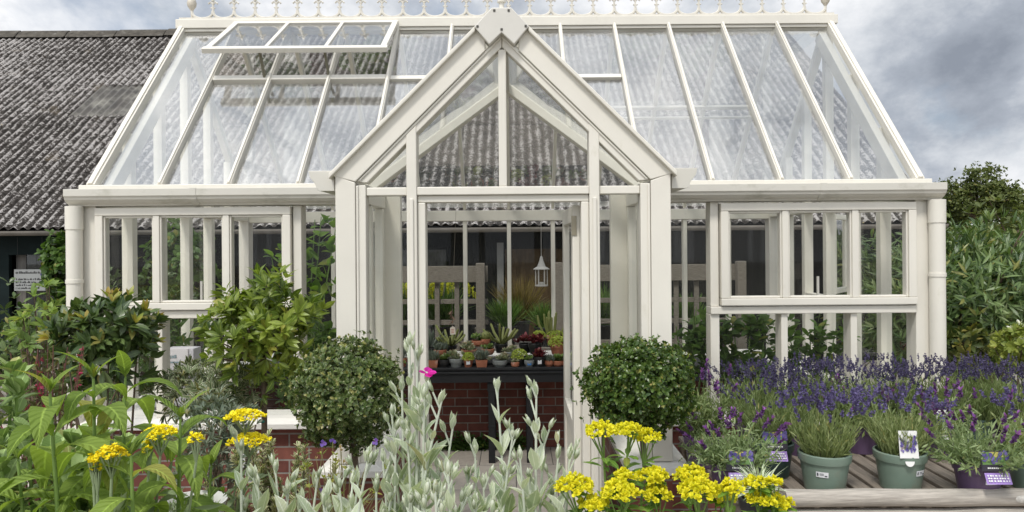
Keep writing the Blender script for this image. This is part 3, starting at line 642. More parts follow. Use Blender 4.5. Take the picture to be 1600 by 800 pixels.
def add_pot(root, loc, rt, rb, h, m, sub=None):
    mb = potmesh(rt, rb, h); mb.v = [(x + loc[0], y + loc[1], z + loc[2]) for x, y, z in mb.v]; p = mb.build('pot', m, root, True)
    mb = soilmesh(rt, h); mb.v = [(x + loc[0], y + loc[1], z + loc[2]) for x, y, z in mb.v]; mb.build('soil', SOIL, p); return p
def nrm(v): v = np.asarray(v, float); return v / np.linalg.norm(v)
# ------------------------------------------------------------------ lavender
LAVL = leafmat('lavender_leaf', (.13, .19, .06), (.29, .35, .16), .3, .6)
LAVY = leafmat('young_lavender_leaf', (.21, .27, .10), (.42, .47, .24), .35, .6)
LAVFF = leafmat('pale_lavender_flower', (.075, .06, .16), (.19, .155, .34), .25, .7, old_leaf=False)
LAVL2 = leafmat('lavender_grey_leaf', (.16, .23, .09), (.33, .41, .21), .3, .65)
LAVF = leafmat('lavender_flower', (.042, .034, .095), (.13, .11, .21), .2, .7, old_leaf=False)
LAVF2 = leafmat('french_lavender_flower', (.07, .028, .11), (.18, .075, .25), .25, .7, tip=None, old_leaf=False)
LAVB = leafmat('french_lavender_bract', (.20, .07, .32), (.36, .14, .46), .4, .6, old_leaf=False)
def english_lavender(root, seed, zr, r, h, nleaf=520, nfl=70, leaf=LAVL, spread=.9, fk=1.0):
    g = np.random.default_rng(seed); lb = LB()
    # upright narrow leaves on fanned stems
    ns = nleaf // 5; a = g.uniform(0, 2 * np.pi, ns); rr = r * .55 * np.sqrt(g.random(ns)); bx = np.stack([rr * np.cos(a), rr * np.sin(a), np.full(ns, zr)], 1)
    tilt = (rr / (r * .55)) * spread * .75 + g.normal(0, .1, ns); D = unit(np.stack([np.sin(tilt) * np.cos(a), np.sin(tilt) * np.sin(a), np.cos(tilt)], 1))
    L = h * g.uniform(.45, .85, ns) * (.82 if fk > 1 else 1)
    lb.add(bx, D, sph(g, ns), L, .0045, .15, STRAP, .1, g.random(ns) * .6, g)
    for k in range(8):
        f = g.uniform(.08, 1.0, ns); pts = bx + D * (L * f)[:, None]
        dd = unit(D * 1.1 + sph(g, ns) * .7 + np.array([0, 0, .25])); lb.add(pts, dd, sph(g, ns), h * g.uniform(.10, .2, ns), .0058, .4, DIA, .2, g.random(ns), g)
    lb.build('foliage', leaf, root)
    a = g.uniform(0, 2 * np.pi, nfl); q = np.sqrt(g.random(nfl)); tl = q * spread * .72 + g.normal(0, .06, nfl)
    b = np.stack([q * r * .5 * np.cos(a), q * r * .5 * np.sin(a), np.full(nfl, zr)], 1); D = unit(np.stack([np.sin(tl) * np.cos(a), np.sin(tl) * np.sin(a), np.cos(tl)], 1))
    L = h * fk * g.uniform(.88, 1.14, nfl); st = LB(); st.add(b, D, sph(g, nfl), L, .0026, .12, STRAP, .1, None, g); st.build('flower_stems', LAVL, root)
    sp = .034; k_ = np.arange(20) / 20
    for i in range(nfl):
        fl = LB(); pts = b[i] + D[i] * (L[i] - .014 + sp * (k_ + g.random(20) * .04))[:, None]; wd = (.0145 if fk > 1 else .0115) * (1 - .4 * k_) * np.where((k_ * 20).astype(int) % 5 == 4, .55, 1)
        fl.add(pts, unit(D[i] * .75 + sph(g, 20)), sph(g, 20), wd, wd * .8, 0, DIA, .35, np.clip(g.normal(.45, .25, 20), 0, 1), g); fl.build('flower_spike', LAVFF if leaf is LAVY else LAVF, root)
def french_lavender(root, seed, zr, r, h, nleaf=620, nfl=34, leaf=LAVL2, spread=1.25):
    g = np.random.default_rng(seed); lb = LB(); ns = 95
    a = g.uniform(0, 2 * np.pi, ns); q = np.sqrt(g.random(ns)); bx = np.stack([q * r * .5 * np.cos(a), q * r * .5 * np.sin(a), np.full(ns, zr)], 1)
    tl = q * spread + g.normal(0, .12, ns); D = unit(np.stack([np.sin(tl) * np.cos(a), np.sin(tl) * np.sin(a), np.cos(tl) + .08], 1)); L = h * g.uniform(.45, .8, ns)
    lb.add(bx, D, sph(g, ns), L, .005, .1, STRAP, .1, g.random(ns) * .4, g)
    for k in range(15):
        f = (k + g.random(ns)) / 15 * .85 + .18; pts = bx + D * (L * f)[:, None]; dd = unit(D * .6 + sph(g, ns) * .8 + np.array([0, 0, .15]))
        lb.add(pts, dd, sph(g, ns), g.uniform(.025, .042, ns), .0068, .5, LANCE, .2, g.random(ns), g)
    lb.build('foliage', leaf, root)
    a = g.uniform(0, 2 * np.pi, nfl); q = np.sqrt(g.random(nfl)); tl = q * spread * .72 + g.normal(0, .08, nfl)
    b = np.stack([q * r * .5 * np.cos(a), q * r * .5 * np.sin(a), np.full(nfl, zr)], 1); D = unit(np.stack([np.sin(tl) * np.cos(a), np.sin(tl) * np.sin(a), np.cos(tl)], 1)); L = h * g.uniform(.72, 1.12, nfl)
    st = LB(); st.add(b, D, sph(g, nfl), L, .003, .1, STRAP, .1, None, g); st.build('flower_stems', LAVL2, root)
    tips = b + D * L[:, None]; k_ = np.arange(26) % 9 / 9
    for i in range(nfl):
        fl = LB(); wd = .0125 * (1 - .3 * abs(k_ - .4)); fl.add(tips[i] + D[i] * (.030 * k_ - .012)[:, None], unit(D[i] * .5 + sph(g, 26)), sph(g, 26), wd, wd * .8, 0, DIA, .3, None, g); o = fl.build('flower_spike', LAVF2, root)
        br = LB(); rosette(br, g, [tips[i] + D[i] * .016], [D[i]], 4, .019, .008, (.15, .6), .3, LANCE, .2); br.build('bracts', LAVB, o)
CARDP = mat('lavender_print', (.10, .085, .26), .6, .2); CARDG = mat('leaf_print', (.14, .26, .08), .6, .2); CARDY = mat('yellow_print', (.5, .45, .12), .6); CARDV = mat('violet_card', (.34, .22, .55), .5, .1); CARDK = mat('dark_card', (.035, .03, .045), .5)
def plant_card(root, x, y, z, kind, ry=0, tilt=.15):
    """upright picture label pushed into the pot, facing the camera"""
    g = np.random.default_rng(int(abs(x * 1000) + z * 100)); M = Matrix.Translation((x, y, z)) @ Matrix.Rotation(ry, 4, 'Z') @ Matrix.Rotation(-tilt, 4, 'X')
    def put(mb): mb.v = [tuple(M @ Vector(v)) for v in mb.v]; return mb
    if kind == 'tall':
        c = put(MB().prism([(-.036, 0, .0), (.036, 0, 0), (.036, 0, .105), (-.036, 0, .105)], (0, .0015, 0))).build('plant_label', CARD, root)
        put(MB().prism([(0 + .018 * math.cos(t), -.001, -.012 + .02 * math.sin(t)) for t in np.linspace(math.pi, 2 * math.pi, 9)], (0, .0015, 0))).build('tab', CARD, c)
        sp = [(g.uniform(-.03, .03), g.uniform(.02, .05), g.uniform(.025, .04)) for _ in range(9)]
    else:
        c = put(MB().prism([(-.052, 0, 0), (.052, 0, 0), (.052, 0, .075), (-.052, 0, .075)], (0, .0015, 0))).build('plant_label', CARDK, root)
        put(MB().prism([(-.048, -.001, .024), (.048, -.001, .024), (.048, -.001, .071), (-.048, -.001, .071)], (0, .0008, 0))).build('picture', CARDG, c)
        put(MB().prism([(-.02, -.0016, .052), (.03, -.0016, .052), (.03, -.0016, .0712), (-.02, -.0016, .0712)], (0, .0006, 0))).build('sun_patch', CARDY, c)
        put(MB().prism([(-.046, -.018, -.045), (.046, -.018, -.045), (.046, -.004, -.006), (-.046, -.004, -.006)], (0, .0015, 0))).build('price_strip', CARDV, c)
        tx = MB(); xx = -.03
        while xx < .03: ww = g.uniform(.003, .008); tx.prism([(xx, -.0011, .009), (xx + ww, -.0011, .009), (xx + ww, -.0011, .014), (xx, -.0011, .014)], (0, .0005, 0)); xx += ww + .002
        put(tx).build('lettering', CARD, c)
        tx = MB()
        for r_ in range(3):
            xx = -.04
            while xx < .036: ww = g.uniform(.004, .009); z_ = -.017 - .009 * r_; tx.prism([(xx, -.0075 + z_ * .36, z_), (xx + ww, -.0075 + z_ * .36, z_), (xx + ww, -.0075 + (z_ + .005) * .36, z_ + .005), (xx, -.0075 + (z_ + .005) * .36, z_ + .005)], (0, -.0005, 0)); xx += ww + g.choice([.002, .005])
        put(tx).build('strip_print', CARD, c)
        sp = [(-.036, .034, .03), (-.012, .026, .034), (.014, .03, .034), (.038, .036, .032)]
    m = LB(); D = np.array([M.to_3x3() @ Vector((0, 0, 1))]); N = np.array([M.to_3x3() @ Vector((0, -1, 0))])
    for sx, sz, L in sp:
        for k in range(6):
            p = M @ Vector((sx + g.uniform(-.003, .003), -.0035, sz + L * k / 6)); dd = M.to_3x3() @ Vector((g.uniform(-.7, .7), 0, 1)); m.add([p], [dd], N, .012 if kind == 'tall' else .017, .008 if kind == 'tall' else .015, 0, OVAL, 0.0, g.random(1), g)
    m.build('flower_picture', leafmat('printed_flower', (.06, .05, .20), (.20, .16, .42), 0, .6) if 'printed_flower' not in bpy.data.materials else bpy.data.materials['printed_flower'], c)
    return c
def sticker(root, rt, rb, h, ang, w_=.05, hh=.022, zf=.45):
    m = MB(); z0 = h * zf; vs = []
    for k in range(5):
        t = ang + (k / 4 - .5) * w_ / rt
        for z in (z0, z0 + hh):
            r = rb + (rt - rb) * z / h + .0025; vs.append((r * math.cos(t), r * math.sin(t), z))
    m.add(vs, [(2 * k, 2 * k + 2, 2 * k + 3, 2 * k + 1) for k in range(4)]); s = m.build('price_sticker', STICK, root)
    m = MB(); vs = []; fs = []
    for a0, a1, za, zb_ in ((.08, .2, .25, .8), (.3, .62, .62, .72), (.3, .62, .4, .48), (.7, .9, .2, .42)):
        b = len(vs)
        for f in (a0, a1):
            t = ang + (f - .5) * w_ / rt
            for z in (z0 + hh * za, z0 + hh * zb_):
                r = rb + (rt - rb) * z / h + .0035; vs.append((r * math.cos(t), r * math.sin(t), z))
        fs.append((b, b + 2, b + 3, b + 1))
    m.add(vs, fs); m.build('print', INK, s)
BZ = .83
LG = 'lavender plants on the slatted bench'
def lav(px, Y, label, kind, pm, rt, h, hp, seed, card=None, stick=None, x=None, nfl=None, r=None, cardx=0, **kw):
    X = P(px, 700, Y).x; root = thing('potted_lavender', label, 'lavender', (X, Y, BZ), LG)
    # built about the origin, then carried by the Empty
    rb = rt * .78
    class Q: pass
    root['_root'] = 0
    p = potmesh(rt, rb, hp).build('pot', pm, root, True); soilmesh(rt, hp).build('soil', SOIL, p)
    if kind == 'e': english_lavender(root, seed, hp - .02, r or rt * 1.15, h, nfl=nfl or 70, **kw)
    else: french_lavender(root, seed, hp - .02, r or rt * 1.5, h, nfl=nfl or 34, **kw)
    if stick is not None: sticker(p, rt, rb, hp, R(stick))
    if card: plant_card(root, cardx, -rt * (1.0 if card == 'tall' else 1.28) - .004, hp - .005 if card == 'tall' else hp - .005, card, ry=R(-3))
    return root
# bench of slats running away from the camera, log rails along the front
BX_0, BX_1, BY_0, BY_1 = .835, 3.2, 2.87, 3.80
bench = thing('slatted_bench', 'weathered slatted timber bench with half round log rails along its front', 'bench', (BX_0, BY_0, 0))
x = BX_0; k = 0
rs = random.Random(2)
while x < BX_1 - .06:
    MB().box(x, x + .066, BY_0, BY_1 + rs.uniform(-.01, .01), BZ - .025, BZ - rs.uniform(.0005, .003)).build('slat', WOODY, bench, bevel=.004); x += .088
for z, r, yy in ((.838, .033, BY_0 - .036), (.762, .036, BY_0 - .034)):
    pts = [(BX_0 + .19 + (BX_1 - BX_0 - .19) * t / 14, yy + rs.uniform(-.002, .002), z + rs.uniform(-.003, .003)) for t in range(15)]
    o = MB().tube(pts, [r * rs.uniform(.96, 1.04) for _ in pts], 14).build('log_rail', WOODX, bench, True)
    kn = MB(); xk = 1.92 if z > .8 else 1.5; kn.lathe([(0, .004), (.012, .003), (.019, 0), (.021, -.004)], n=14); kn.v = [(xk + a * 1.4, yy - r - c + .001, z + b * .7) for a, b, c in kn.v]; kn.build('knot', mat('pale_knot', (.5, .48, .44), .8, .3, 60), o, True)
for y in (BY_0 + .05, BY_1 - .08): MB().box(BX_0, BX_1, y, y + .06, BZ - .12, BZ - .026).build('bearer', WOODY, bench)
for xx in (BX_0 + .05, 2.0, BX_1 - .1):
    for y in (BY_0 + .115, BY_1 - .15): MB().box(xx, xx + .06, y, y + .06, .001, BZ - .027).build('leg', WOODY, bench)
lav(1097, 3.30, 'lavender with tall purple flower stalks in a purple pot beside the porch sill', 'f', POTP, .078, .30, .13, 1, stick=-125, nfl=16, leaf=LAVL, spread=.55, r=.12)
lav(1143, 2.93, 'silvery lavender in a purple pot with a picture label, behind the variegated sedge', 'f', POTP, .085, .21, .125, 2, card='wide', nfl=26, r=.12)
lav(1208, 3.16, 'sprawling lavender in a dark green pot between purple pot and green pot', 'e', POTGD, .082, .26, .14, 3, card='wide', nfl=40, cardx=-.03)
lav(1288, 2.975, 'lavender in a sage green pot with a sticker and no picture label', 'e', POTG, .098, .235, .148, 4, stick=-118, nfl=92, nleaf=760, r=.125, leaf=LAVY, spread=.7, fk=1.05)
lav(1406, 2.985, 'lavender in a sage green pot with a tall white picture label', 'e', POTG, .096, .235, .148, 5, card='tall', stick=-62, nfl=64, nleaf=760, r=.125, cardx=-.014, leaf=LAVY, spread=.7, fk=1.05)
lav(1528, 2.905, 'french lavender in a purple pot with a dark label and barcode sticker', 'f', POTP, .088, .27, .125, 6, card='wide', stick=-88, nfl=36, cardx=-.005, r=.14)
lav(1615, 2.965, 'lavender in a sage green pot cut off by the picture edge', 'e', POTG, .097, .22, .148, 7, nfl=60, nleaf=900, r=.125, leaf=LAVY, spread=.7, fk=1.05)
lav(1252, 3.47, 'lavender in a purple pot behind the plain sage green pot', 'e', POTP, .08, .22, .13, 8, nfl=50, leaf=LAVL)
lav(1345, 3.50, 'lavender in a violet pot seen between the two sage green pots', 'f', POTP, .08, .21, .13, 9, nfl=18, leaf=LAVL)
lav(1462, 3.42, 'lavender with a white picture label standing behind the french lavender', 'f', POTP, .08, .22, .13, 10, card='tall', nfl=18, leaf=LAVL)
for i, (px, Y, s) in enumerate(((1178, 3.55, 20), (1243, 3.66, 21), (1312, 3.6, 22), (1383, 3.64, 23), (1450, 3.58, 24), (1520, 3.62, 25), (1585, 3.56, 26))):
    nm = ['behind the silvery lavender, nearest the porch', 'second from the porch end', 'below the left pane of the right casement', 'below the middle pane of the right casement', 'in front of the right downpipe', 'below the long leaved shrub', 'last one before the picture edge'][i]
    lav(px, Y, 'dark flowered lavender in the back row, ' + nm, 'e', POTGD if i % 2 else POTP, .085, .275, .13, s, nfl=98, nleaf=640, r=.17, leaf=LAVL, spread=.75)
# ------------------------------------------------------------------ clipped balls on stems
BALLL = leafmat('small_dark_leaf', (.03, .07, .014), (.135, .205, .042), .28, .28, spec=.5)
BALLV = leafmat('small_variegated_leaf', (.045, .088, .022), (.165, .225, .065), .28, .3, edge=(.58, .58, .34), ew=(.84, 1.03), spec=.5)
NEWL = leafmat('new_shoot_leaf', (.30, .33, .10), (.50, .46, .22), .3, .4)
WHITEF = leafmat('white_petal', (.75, .75, .68), (.82, .82, .76), .3, .6, old_leaf=False)
def ball_plant(px, py, Y, rx, rz, label, leafm, seed, n=1500, newn=160, white=0, trunk_px=None):
    g = np.random.default_rng(seed); c = P(px, py, Y); root = thing('standard_shrub', label, 'shrub', (c.x, Y, 0))
    tx = P(trunk_px or px, py, Y).x
    add_pot(root, (tx, Y, 0), .15, .12, .26, POTK)
    t = MB(); t.tube([(tx, Y, .2), (tx + .004, Y, .6), (tx - .004, Y, .85), (c.x, Y, c.z - rz * .2)], [.015, .014, .013, .010], 9)
    for k in range(9):
        d = nrm(g.normal(size=3) * [1, 1, .6] + [0, 0, .5]); t.tube([(c.x, Y, c.z - rz * .55), (c.x + d[0] * rx * .8, Y + d[1] * rx * .8, c.z - .05 + d[2] * rz * .8)], [.007, .003], 5)
    t.build('trunk', BARK, root, True)
    d = sph(g, n); lump = 1 + .08 * np.sin(d[:, 0] * 5 + seed) * np.sin(d[:, 2] * 6 + 1) + .06 * np.sin(d[:, 1] * 11 + d[:, 2] * 9); rad = np.where(g.random(n) < .72, g.uniform(.86, 1.03, n), g.uniform(.45, .9, n)) * lump
    rad = np.where(g.random(n) < .06, rad * g.uniform(1.03, 1.26, n), rad); keep = np.sin(d[:, 0] * 9 + seed) * np.sin(d[:, 1] * 8 + 2) * np.sin(d[:, 2] * 10 + seed) > -.42; rad = np.where(keep, rad, rad * .78)
    sc3 = np.array([rx, rx, rz]); tips = np.array(c) + d * rad[:, None] * sc3
    lb = LB(); rosette(lb, g, tips, d + sph(g, n) * .45, 6, .0165, .0095, (.35, 1.5), .4, OVAL, .3, .3); lb.build('foliage', leafm, root)
    i = g.choice(n, newn); j = i[d[i][:, 2] > -.5]; nl = LB(); rosette(nl, g, tips[j] + d[j] * .012, d[j], 5, .013, .007, (.2, 1.1), .2, OVAL, .3); nl.build('young_leaves', NEWL, root)
    if white:
        i = g.choice(n, white)
        for j in i: nl = LB(); rosette(nl, g, [tips[j] + d[j] * .014], [d[j]], 7, .013, .010, (.7, 1.4), .2, OVAL, .1); nl.build('flower', WHITEF, root)
    return root
ball_plant(545, 615, 2.95, .208, .212, 'clipped ball shrub with cream edged leaves and small white flowers, left of the door', BALLV, 31, 3000, 330, 15, 560)
ball_plant(997, 604, 2.95, .212, .178, 'dark green clipped ball shrub on a thin stem, right of the door', BALLL, 32, 3000, 90, 0, 1012)
# ------------------------------------------------------------------ bay-like standard on the left
LAUR = leafmat('glossy_leaf', (.075, .13, .02), (.30, .37, .065), .38, .3, vein=.12, spec=.5)
LAURD = leafmat('dark_glossy_leaf', (.035, .07, .02), (.11, .16, .045), .2, .3, vein=.1, spec=.5)
def shrub(label, name, px, py, Y, rx, ry, rz, n, k, L, W, lm, seed, base=None, pot=(.13, .10, .2, None), tplx=LANCE, bend=.5, ang=(.4, 1.25), shell=(.6, 1.05), trunk=None, tipm=None, ntip=0, cat='shrub', up=.25, group=None, nst=8, tipL=None, lump=.16, zb=0, fold=.22):
    g = np.random.default_rng(seed); c = P(px, py, Y); root = thing(name, label, cat, (c.x, Y, zb), group)
    bx = c.x if base is None else P(base, py, Y).x
    z0 = zb
    if pot[0]: add_pot(root, (bx, Y, zb), pot[0], pot[1], pot[2], pot[3] or POTK); z0 = zb + pot[2] - .03
    d = sph(g, n); d[:, 2] = np.abs(d[:, 2]) * np.where(g.random(n) < .62, 1, -1); d = unit(d)
    lm_ = 1 + lump * np.sin(d[:, 0] * 5 + seed) * np.cos(d[:, 2] * 6 + seed * .7) + lump * .7 * np.sin(d[:, 1] * 7 + d[:, 0] * 4 + seed)
    rad = g.uniform(shell[0], shell[1], n) * lm_; cc = np.array(c); tips = cc + d * rad[:, None] * np.array([rx, ry, rz])
    lb = LB(); rosette(lb, g, tips, d + sph(g, n) * .5 + np.array([0, 0, up]), k, L, W, ang, bend, tplx, fold, .3, g.random(n)); lb.build('foliage', lm, root)
    t = MB()
    if trunk: t.tube([(bx, Y, z0), (bx + .005, Y, (z0 + c.z) / 2), (c.x, Y, c.z - rz * .3)], [trunk, trunk * .9, trunk * .75], 9); s0 = (c.x, Y, c.z - rz * .55)
    else: s0 = None
    for q in g.choice(n, min(n, nst)):
        p = tips[q]; s = s0 or (bx + g.uniform(-.04, .04), Y + g.uniform(-.04, .04), z0); mid = (np.array(s) * .45 + p * .55) + g.normal(0, .02, 3); t.tube([s, tuple(mid), tuple(p)], [.008, .006, .003] if rx < .6 else [.03, .02, .008], 6)
    t.build('stem', BARK, root, True)
    if ntip:
        q = g.choice(n, ntip); q = q[d[q][:, 2] > -.2]; nl = LB(); rosette(nl, g, tips[q] + d[q] * L * .5, d[q] + np.array([0, 0, .6]), 6, tipL or L * .7, (tipL or L * .7) * W / L, (.15, .9), .3, tplx, fold); nl.build('young_leaves', tipm, root)
    return root
sh = shrub('bright leafy standard shrub with a slim stem in front of the left casement', 'standard_shrub', 412, 518, 3.45, .25, .25, .225, 300, 7, .064, .022, LAUR, 41, trunk=.016, base=410, pot=(.17, .13, .28, None), shell=(.3, 1.12), up=.5, lump=.2, nst=26)
for z in (1.0, 1.10):
    tie = MB().lathe([(.0165, z), (.019, z + .003), (.019, z + .009), (.0165, z + .012)], (P(410, 640, 3.45).x, 3.45, 0), 12)
    tie.build('twine_tie', mat('green_twine', (.02, .2, .16), .7), sh)
tg = MB().prism([P(372, 702, 3.3), P(405, 700, 3.3), P(405, 708, 3.3), P(374, 712, 3.3)], (0, .002, 0)); tg.prism([P(372, 712, 3.302), P(379, 710, 3.302), P(397, 750, 3.302), P(388, 757, 3.302)], (0, .002, 0)); 
tag(tg.build('plant_tag', CARD, sh), None, None)
RED = leafmat('red_new_leaf', (.26, .34, .06), (.40, .27, .07), .35, .35)
shrub('dark evergreen shrub with bronze new shoots in front of the left corner post', 'evergreen_shrub', 165, 535, 3.35, .20, .2, .18, 180, 7, .070, .025, LAURD, 42, tipm=RED, ntip=40, up=.4, base=175, pot=(.15, .12, .3, None))
PALEL = leafmat('pale_leaf', (.14, .22, .06), (.26, .36, .09), .4, .45)
shrub('tall thin shrub with pale green leaf tufts in front of the barn door', 'leafy_shrub', 66, 500, 3.7, .14, .14, .16, 30, 7, .06, .022, PALEL, 43, up=.8, shell=(.3, 1.1), nst=14)
VARL = leafmat('cream_edged_leaf', (.06, .10, .035), (.14, .19, .08), .25, .4, edge=(.5, .5, .36), ew=(.6, .8))
shrub('low dark shrub with narrow cream edged leaves below the left window', 'evergreen_shrub', 322, 612, 3.5, .24, .2, .13, 260, 8, .05, .011, VARL, 44, up=.5, pot=(.17, .13, .5, None))
SILV = leafmat('grey_needle_leaf', (.12, .16, .11), (.28, .32, .24), .2, .6)
shrub('grey leaved bushy herb below the narrow leaved shrub', 'herb', 335, 690, 3.0, .145, .14, .17, 330, 9, .036, .006, SILV, 45, up=1.0, ang=(.2, .9), pot=(.15, .12, .55, None), cat='herb')
VARI = leafmat('variegated_leaf', (.12, .17, .06), (.2, .25, .1), .25, .45, edge=(.60, .56, .36), ew=(.35, .6))
g_ = np.random.default_rng(5)
def spired(label, px, py, Y, seed, nsp=26, W=.2, Hh=.22, lm=VARI):
    g = np.random.default_rng(seed); c = P(px, py, Y); root = thing('variegated_shrub', label, 'shrub', (c.x, Y, 0))
    add_pot(root, (c.x, Y, .5), .13, .1, .2, POTK); lb = LB(); t = MB()
    MB().box(c.x - .2, c.x + .2, Y - .2, Y + .2, 0.001, .499).build('plinth', mat('plinth_brick', (.3, .1, .07), .9), root)
    for i in range(nsp):
        tp = np.array([c.x + g.normal(0, W * .45), Y + g.normal(0, .07), c.z + g.uniform(-.1, 1) * Hh * .9]); b = np.array([c.x + (tp[0] - c.x) * .4, Y, .68]); t.tube([tuple(b), tuple((b + tp) / 2 + g.normal(0, .008, 3)), tuple(tp)], [.004, .003, .002], 5)
        f = np.linspace(.35, 1, 26); pts = b + (tp - b) * f[:, None]; ax = np.tile(nrm(tp - b), (26, 1)); rosette(lb, g, pts, ax, 5, .022, .010, (.4, 1.2), .3, OVAL, .2)
    t.build('stem', BARK, root, True); lb.build('foliage', lm, root)
spired('small shrub with cream variegated leaf spires in front of the brick wall', 432, 775, 2.45, 46)
# red flowered stems by the left edge
def red_stems(label, px, py, Y, seed):
    g = np.random.default_rng(seed); c = P(px, py, Y); root = thing('flowering_plant', label, 'flowering plant', (c.x, Y, 0)); add_pot(root, (c.x, Y, .55), .13, .1, .2, POTK)
    MB().box(c.x - .2, c.x + .2, Y - .2, Y + .2, .001, .549).build('plinth', bpy.data.materials['plinth_brick'], root)
    t = MB(); lf = LB(); fls = []
    for i in range(34):
        tp = np.array([c.x + g.normal(0, .085), Y + g.normal(0, .08), c.z + g.uniform(-.10, .13)]); b = np.array([c.x + (tp[0] - c.x) * .3, Y, .74]); t.tube([tuple(b), tuple((b + tp) / 2 + g.normal(0, .01, 3)), tuple(tp)], [.003, .0025, .0015], 5)
        f = g.uniform(.3, 1, 16); pts = b + (tp - b) * f[:, None]; rosette(lf, g, pts, sph(g, 16) + [0, 0, .4], 3, .024, .008, (.2, 1), .3, LANCE, .2)
        if g.random() < .6:
            q = b + (tp - b) * g.uniform(.75, 1, 4)[:, None] + g.normal(0, .006, (4, 3)); [fls.append(LB()) or rosette(fls[-1], g, [q[j_]], sph(g, 1), 5, .014, .009, (.3, 1.2), .3, OVAL, .2) for j_ in range(4)]
    t.build('stem', mat('red_stem', (.13, .05, .04), .6, .3, 30), root, True); lf.build('foliage', leafmat('olive_leaf', (.07, .09, .03), (.16, .15, .06), .3, .5), root); cm_ = leafmat('crimson_petal', (.25, .025, .05), (.42, .06, .13), .3, .5); [q_.build('flower', cm_, root) for q_ in fls[:60]]
red_stems('thin stemmed plant with small crimson flowers behind the fleshy leaved plant', 62, 590, 2.7, 47)
# ------------------------------------------------------------------ foreground bench carrying the near plants
FB = thing('potting_bench', 'timber plant bench carrying the pots nearest the camera', 'bench', (0, 1.9, 0)); FZ = .72
for y in np.arange(1.30, 2.52, .105): MB().box(-1.75, 1.12, y, y + .09, FZ - .03, FZ).build('slat', WOODX, FB)
for xx in (-1.65, 0, 1.0):
    for y in (1.36, 2.42): MB().box(xx, xx + .07, y, y + .07, .001, FZ - .031).build('leg', WOODX, FB)
# ---- tall plant with long arching leaves
ARCH = leafmat('arching_leaf', (.14, .22, .035), (.27, .37, .075), .42, .6, vein=.55, spec=.3)
ARST = mat('pale_green_stem', (.15, .24, .05), .55, .12, 30)
def arching(stems, seed):
    g = np.random.default_rng(seed)
    for i, (tx, ty, bx, Y, sc_, lab) in enumerate(stems):
        tp = np.array(P(tx, ty, Y)); b = np.array(P(bx, 800, Y)); b[2] = FZ + .1
        root = thing('leafy_perennial', lab, 'perennial', (b[0], Y, FZ), 'arching leaved perennials in the left foreground'); add_pot(root, (b[0], Y, FZ), .085, .065, .14, POTK)
        mid = b + (tp - b) * .55 + np.array([g.normal(0, .008), 0, 0]); MB().tube([tuple(b), tuple(mid), tuple(tp)], [.0062 * sc_, .0052 * sc_, .0028], 9).build('stem', ARST, root, True)
        lb = LB(); H = np.linalg.norm(tp - b); nn = max(6, int(H / .052))
        for k in range(nn):
            f = .25 + .75 * k / (nn - 1); q = nn - 1 - k; p = (b + (mid - b) * f / .55) if f < .55 else mid + (tp - mid) * (f - .55) / .45
            a0 = (k % 2) * math.pi / 2 + g.normal(0, .3) + i; Lk = [.085, .14, .165][q] if q < 3 else .16; el = [1.15, .95, .8, .65][min(q, 3)]
            for s in (0, math.pi):
                a = a0 + s + g.normal(0, .25); e_ = el + g.normal(0, .12); D = np.array([math.cos(a) * math.cos(e_), math.sin(a) * math.cos(e_), math.sin(e_)]); N = np.array([-math.cos(a) * math.sin(e_), -math.sin(a) * math.sin(e_), math.cos(e_)])
                LL = Lk * sc_ * g.uniform(.9, 1.3); lb.add([p], [D], [N], LL, LL * .30, g.uniform(1.7, 2.7) if q else .9, LONG, .25, np.clip(g.normal(.5, .28, 1), 0, 1), g)
        rosette(lb, g, [tp], [nrm(tp - mid)], 5, .04 * sc_, .012 * sc_, (.1, .6), .9, LONG, .3); lb.build('leaves', ARCH, root)
arching([(146, 592, 160, 1.62, 1.0, 'tallest arching leaved plant in the left foreground, its tip below the corner post'),
         (78, 615, 112, 1.50, 1.0, 'arching leaved plant left of the tallest one, drooping towards the picture edge'),
         (196, 590, 190, 1.78, 1.0, 'arching leaved plant with a round bud just right of the tallest one'),
         (282, 655, 268, 1.66, 1.0, 'rightmost arching leaved plant, beside the yellow flower plates'),
         (205, 712, 205, 1.45, .95, 'short arching leaved plant in front of the orange yellow flower plate'),
         (28, 720, 40, 1.5, .8, 'low arching leaved plant at the left edge in front of fleshy leaves'),
         (330, 728, 318, 1.95, .75, 'small arching leaved plant right of the others, against the brick wall')], 61)
# ---- fleshy grey-green plant at the left edge
FLES = leafmat('fleshy_leaf', (.19, .29, .09), (.31, .41, .16), .2, .55, vein=.1)
def fleshy(label, px, py, Y, seed, n=7, spread=.12):
    g = np.random.default_rng(seed); c = np.array(P(px, py, Y)); root = thing('stonecrop', label, 'stonecrop', (c[0], Y, FZ), 'fleshy leaved stonecrops'); add_pot(root, (c[0], Y, FZ), .1, .08, .15, POTK)
    lb = LB(); t = MB()
    for i in range(n):
        tp = c + np.array([g.uniform(-1, 1) * spread, g.uniform(-1, 1) * .08, g.uniform(-.09, .0)]) if i else c; b = np.array([c[0] + g.normal(0, .03), Y, FZ + .12]); t.tube([tuple(b), tuple(tp)], [.006, .004], 7)
        for k in range(8):
            p = b + (tp - b) * (.3 + .7 * (k + 1) / 8); rosette(lb, g, [p], [nrm(tp - b)], 3 if k < 7 else 7, .076 - .003 * k, .042, (.5, 1.25) if k < 7 else (.25, .9), .35, OVAL, .3)
    t.build('stem', ARST, root, True); lb.build('leaves', FLES, root)
fleshy('pale fleshy leaved stonecrop at the left picture edge, the taller one', 18, 585, 2.05, 62, 5, .07)
fleshy('broad stonecrop clump low in the left corner', 45, 690, 1.85, 63, 9, .15)
fleshy('stonecrop clump half hidden under the arching leaves', 150, 700, 1.98, 64, 8, .13)
